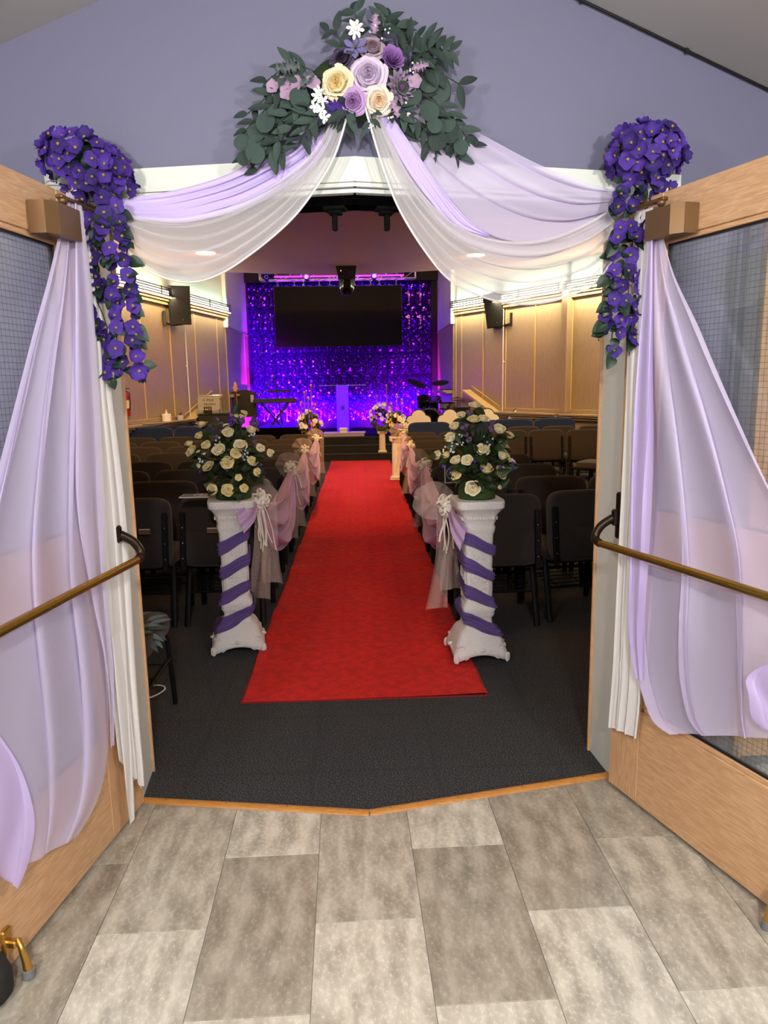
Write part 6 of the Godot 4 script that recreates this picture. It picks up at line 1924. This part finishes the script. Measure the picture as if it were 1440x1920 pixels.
	part("clamp", bx(Vector3(2.94, 2.0, -14.86), Vector3(0.03, 0.025, 0.04), 0.003), M.white_trim, cq)
	var ex := thing("fire_extinguisher", "red fire extinguisher on the guitar side wall beside the jamb", "fire extinguisher", Vector3(-3.80, 1.15, -11.95))
	part("cylinder", one(func(m): m.turn([Vector2(0, 0), Vector2(0.065, 0.0), Vector2(0.07, 0.02), Vector2(0.07, 0.30), Vector2(0.05, 0.36), Vector2(0.022, 0.385), Vector2(0.0, 0.39)], 20)), mt(Color(0.65, 0.05, 0.05), 0.3), ex)
	part("label_band", one(func(m): m.lathe([Vector2(0.0712, 0.12), Vector2(0.0712, 0.25)], 20)), M.paper, ex)
	part("valve", one(func(m):
		m.box(Vector3(0, 0.41, 0), Vector3(0.03, 0.05, 0.03), 0.004)
		m.box(Vector3(0.03, 0.435, 0), Vector3(0.11, 0.014, 0.02), 0.003)), M.black, ex)
	part("hose", tb([Vector3(0.02, 0.40, 0.02), Vector3(0.085, 0.36, 0.03), Vector3(0.085, 0.20, 0.04), Vector3(0.075, 0.08, 0.05)], 0.010, 6), M.black, ex)

func booklet(label: String, at: Vector3, bs: Basis, w: float, h: float) -> void:
	var t := thing("booklet", label, "booklet", Vector3.ZERO)
	t.transform = Transform3D(bs, at)
	part("cover", bx(Vector3(0, 0, 0), Vector3(w, h, 0.006), 0.001), M.paper, t)
	part("navy_field", bx(Vector3(0.0, 0.0, 0.0035), Vector3(w - 0.014, h - 0.014, 0.002), 0.0), M.navy, t)
	var ring := []
	for k in 25:
		ring.append(Vector3(cos(TAU * k / 24.0) * h * 0.32, sin(TAU * k / 24.0) * h * 0.32, 0.0048))
	part("ring_mark", tb(ring, 0.0022, 5), M.paper, t)
	part("tick_mark", tb([Vector3(-0.008, -0.008, 0.0048), Vector3(0.010, 0.012, 0.0048)], 0.0015, 4), M.paper, t)

func small_things() -> void:
	booklet("navy booklet with a white ring lying behind the guitar side pedestal top", Vector3(-0.965, 0.9235, -4.30), Basis(Vector3.RIGHT, -PI / 2), 0.23, 0.13)
	booklet("navy booklet with a white ring leaning in the drum side row behind the bouquet", Vector3(0.655, 0.925, -5.12), Basis(Vector3.RIGHT, -0.14), 0.12, 0.14)
	var i := 0
	for a in [[-2.60, 0.70, -8.93], [-1.385, 0.665, -4.528], [-0.955, 0.662, -4.535], [1.57, 0.665, -4.64]]:
		var t := thing("hymn_book", ["pale book in the pocket of a far guitar side chair", "tan book edge in a nearest row guitar side pocket, by the jamb", "tan book edge in a nearest row guitar side pocket, by the pedestal", "tan book edge in a nearest row drum side pocket, by the jamb"][i], "book", Vector3(a[0], a[1], a[2]), 0.0)
		i += 1
		part("cover", bx(Vector3(0, 0, 0), Vector3(0.075, 0.03, 0.018), 0.002), mt(Color(0.45, 0.33, 0.24), 0.7), t)
		part("pages", bx(Vector3(0, 0.006, 0), Vector3(0.070, 0.026, 0.013), 0.0), M.paper, t)
	# eucalyptus on the odd chair
	var e := thing("eucalyptus_spray", "grey green eucalyptus sprigs lying on the single chair inside the jamb", "foliage", Vector3(-0.99, 0.49, -3.11))
	var lf := leaf(0.11, 0.016, 0.3, 0.25).mesh()
	for k in 30:
		var a := rand(-1.2, 1.2)
		put_leaf(e, "leaf", lf, M.dusty if k % 3 else M.euca, Vector3(rand(-0.08, 0.02), rand(-0.03, 0.03), rand(-0.10, 0.06)), Vector3(cos(a), rand(-0.5, 0.5), sin(a) * -0.8), Vector3(0, 1, 0.4), rand(0.8, 1.2))
	for k in 4:
		part("stem", tb([Vector3(-0.12, 0.0, -0.05 + 0.03 * k), Vector3(0.06, 0.01, -0.09 + 0.05 * k)], 0.003, 5), M.stem, e)
	# white cord on the carpet
	var cd := thing("cord", "thin white cord looped on the carpet by the odd chair leg", "cord", Vector3.ZERO)
	var c := spline([[-1.20, 0.010, -3.62], [-1.10, 0.010, -3.64], [-1.055, 0.010, -3.60], [-1.065, 0.010, -3.54], [-1.10, 0.010, -3.49], [-1.14, 0.010, -3.48], [-1.20, 0.010, -3.50]])
	var pts := []
	for k in 30:
		pts.append(on(c, k / 29.0))
	part("wire", tb(pts, 0.004, 6), M.white_flower, cd)
	# dark rounded weight at the frame edge
	var w := thing("door_weight", "dark rounded cloth weight on the tiles by the guitar side door", "door weight", Vector3(-1.005, 0.0, -1.66))
	part("bag", one(func(m): m.turn([Vector2(0, 0.0), Vector2(0.055, 0.0), Vector2(0.066, 0.015), Vector2(0.066, 0.06), Vector2(0.055, 0.095), Vector2(0.03, 0.11), Vector2(0, 0.113)], 20)), mt(Color(0.10, 0.095, 0.09), 0.8), w)
	part("handle", tb([Vector3(-0.02, 0.11, 0), Vector3(-0.015, 0.125, 0), Vector3(0.015, 0.125, 0), Vector3(0.02, 0.11, 0)], 0.005, 6), M.black, w)
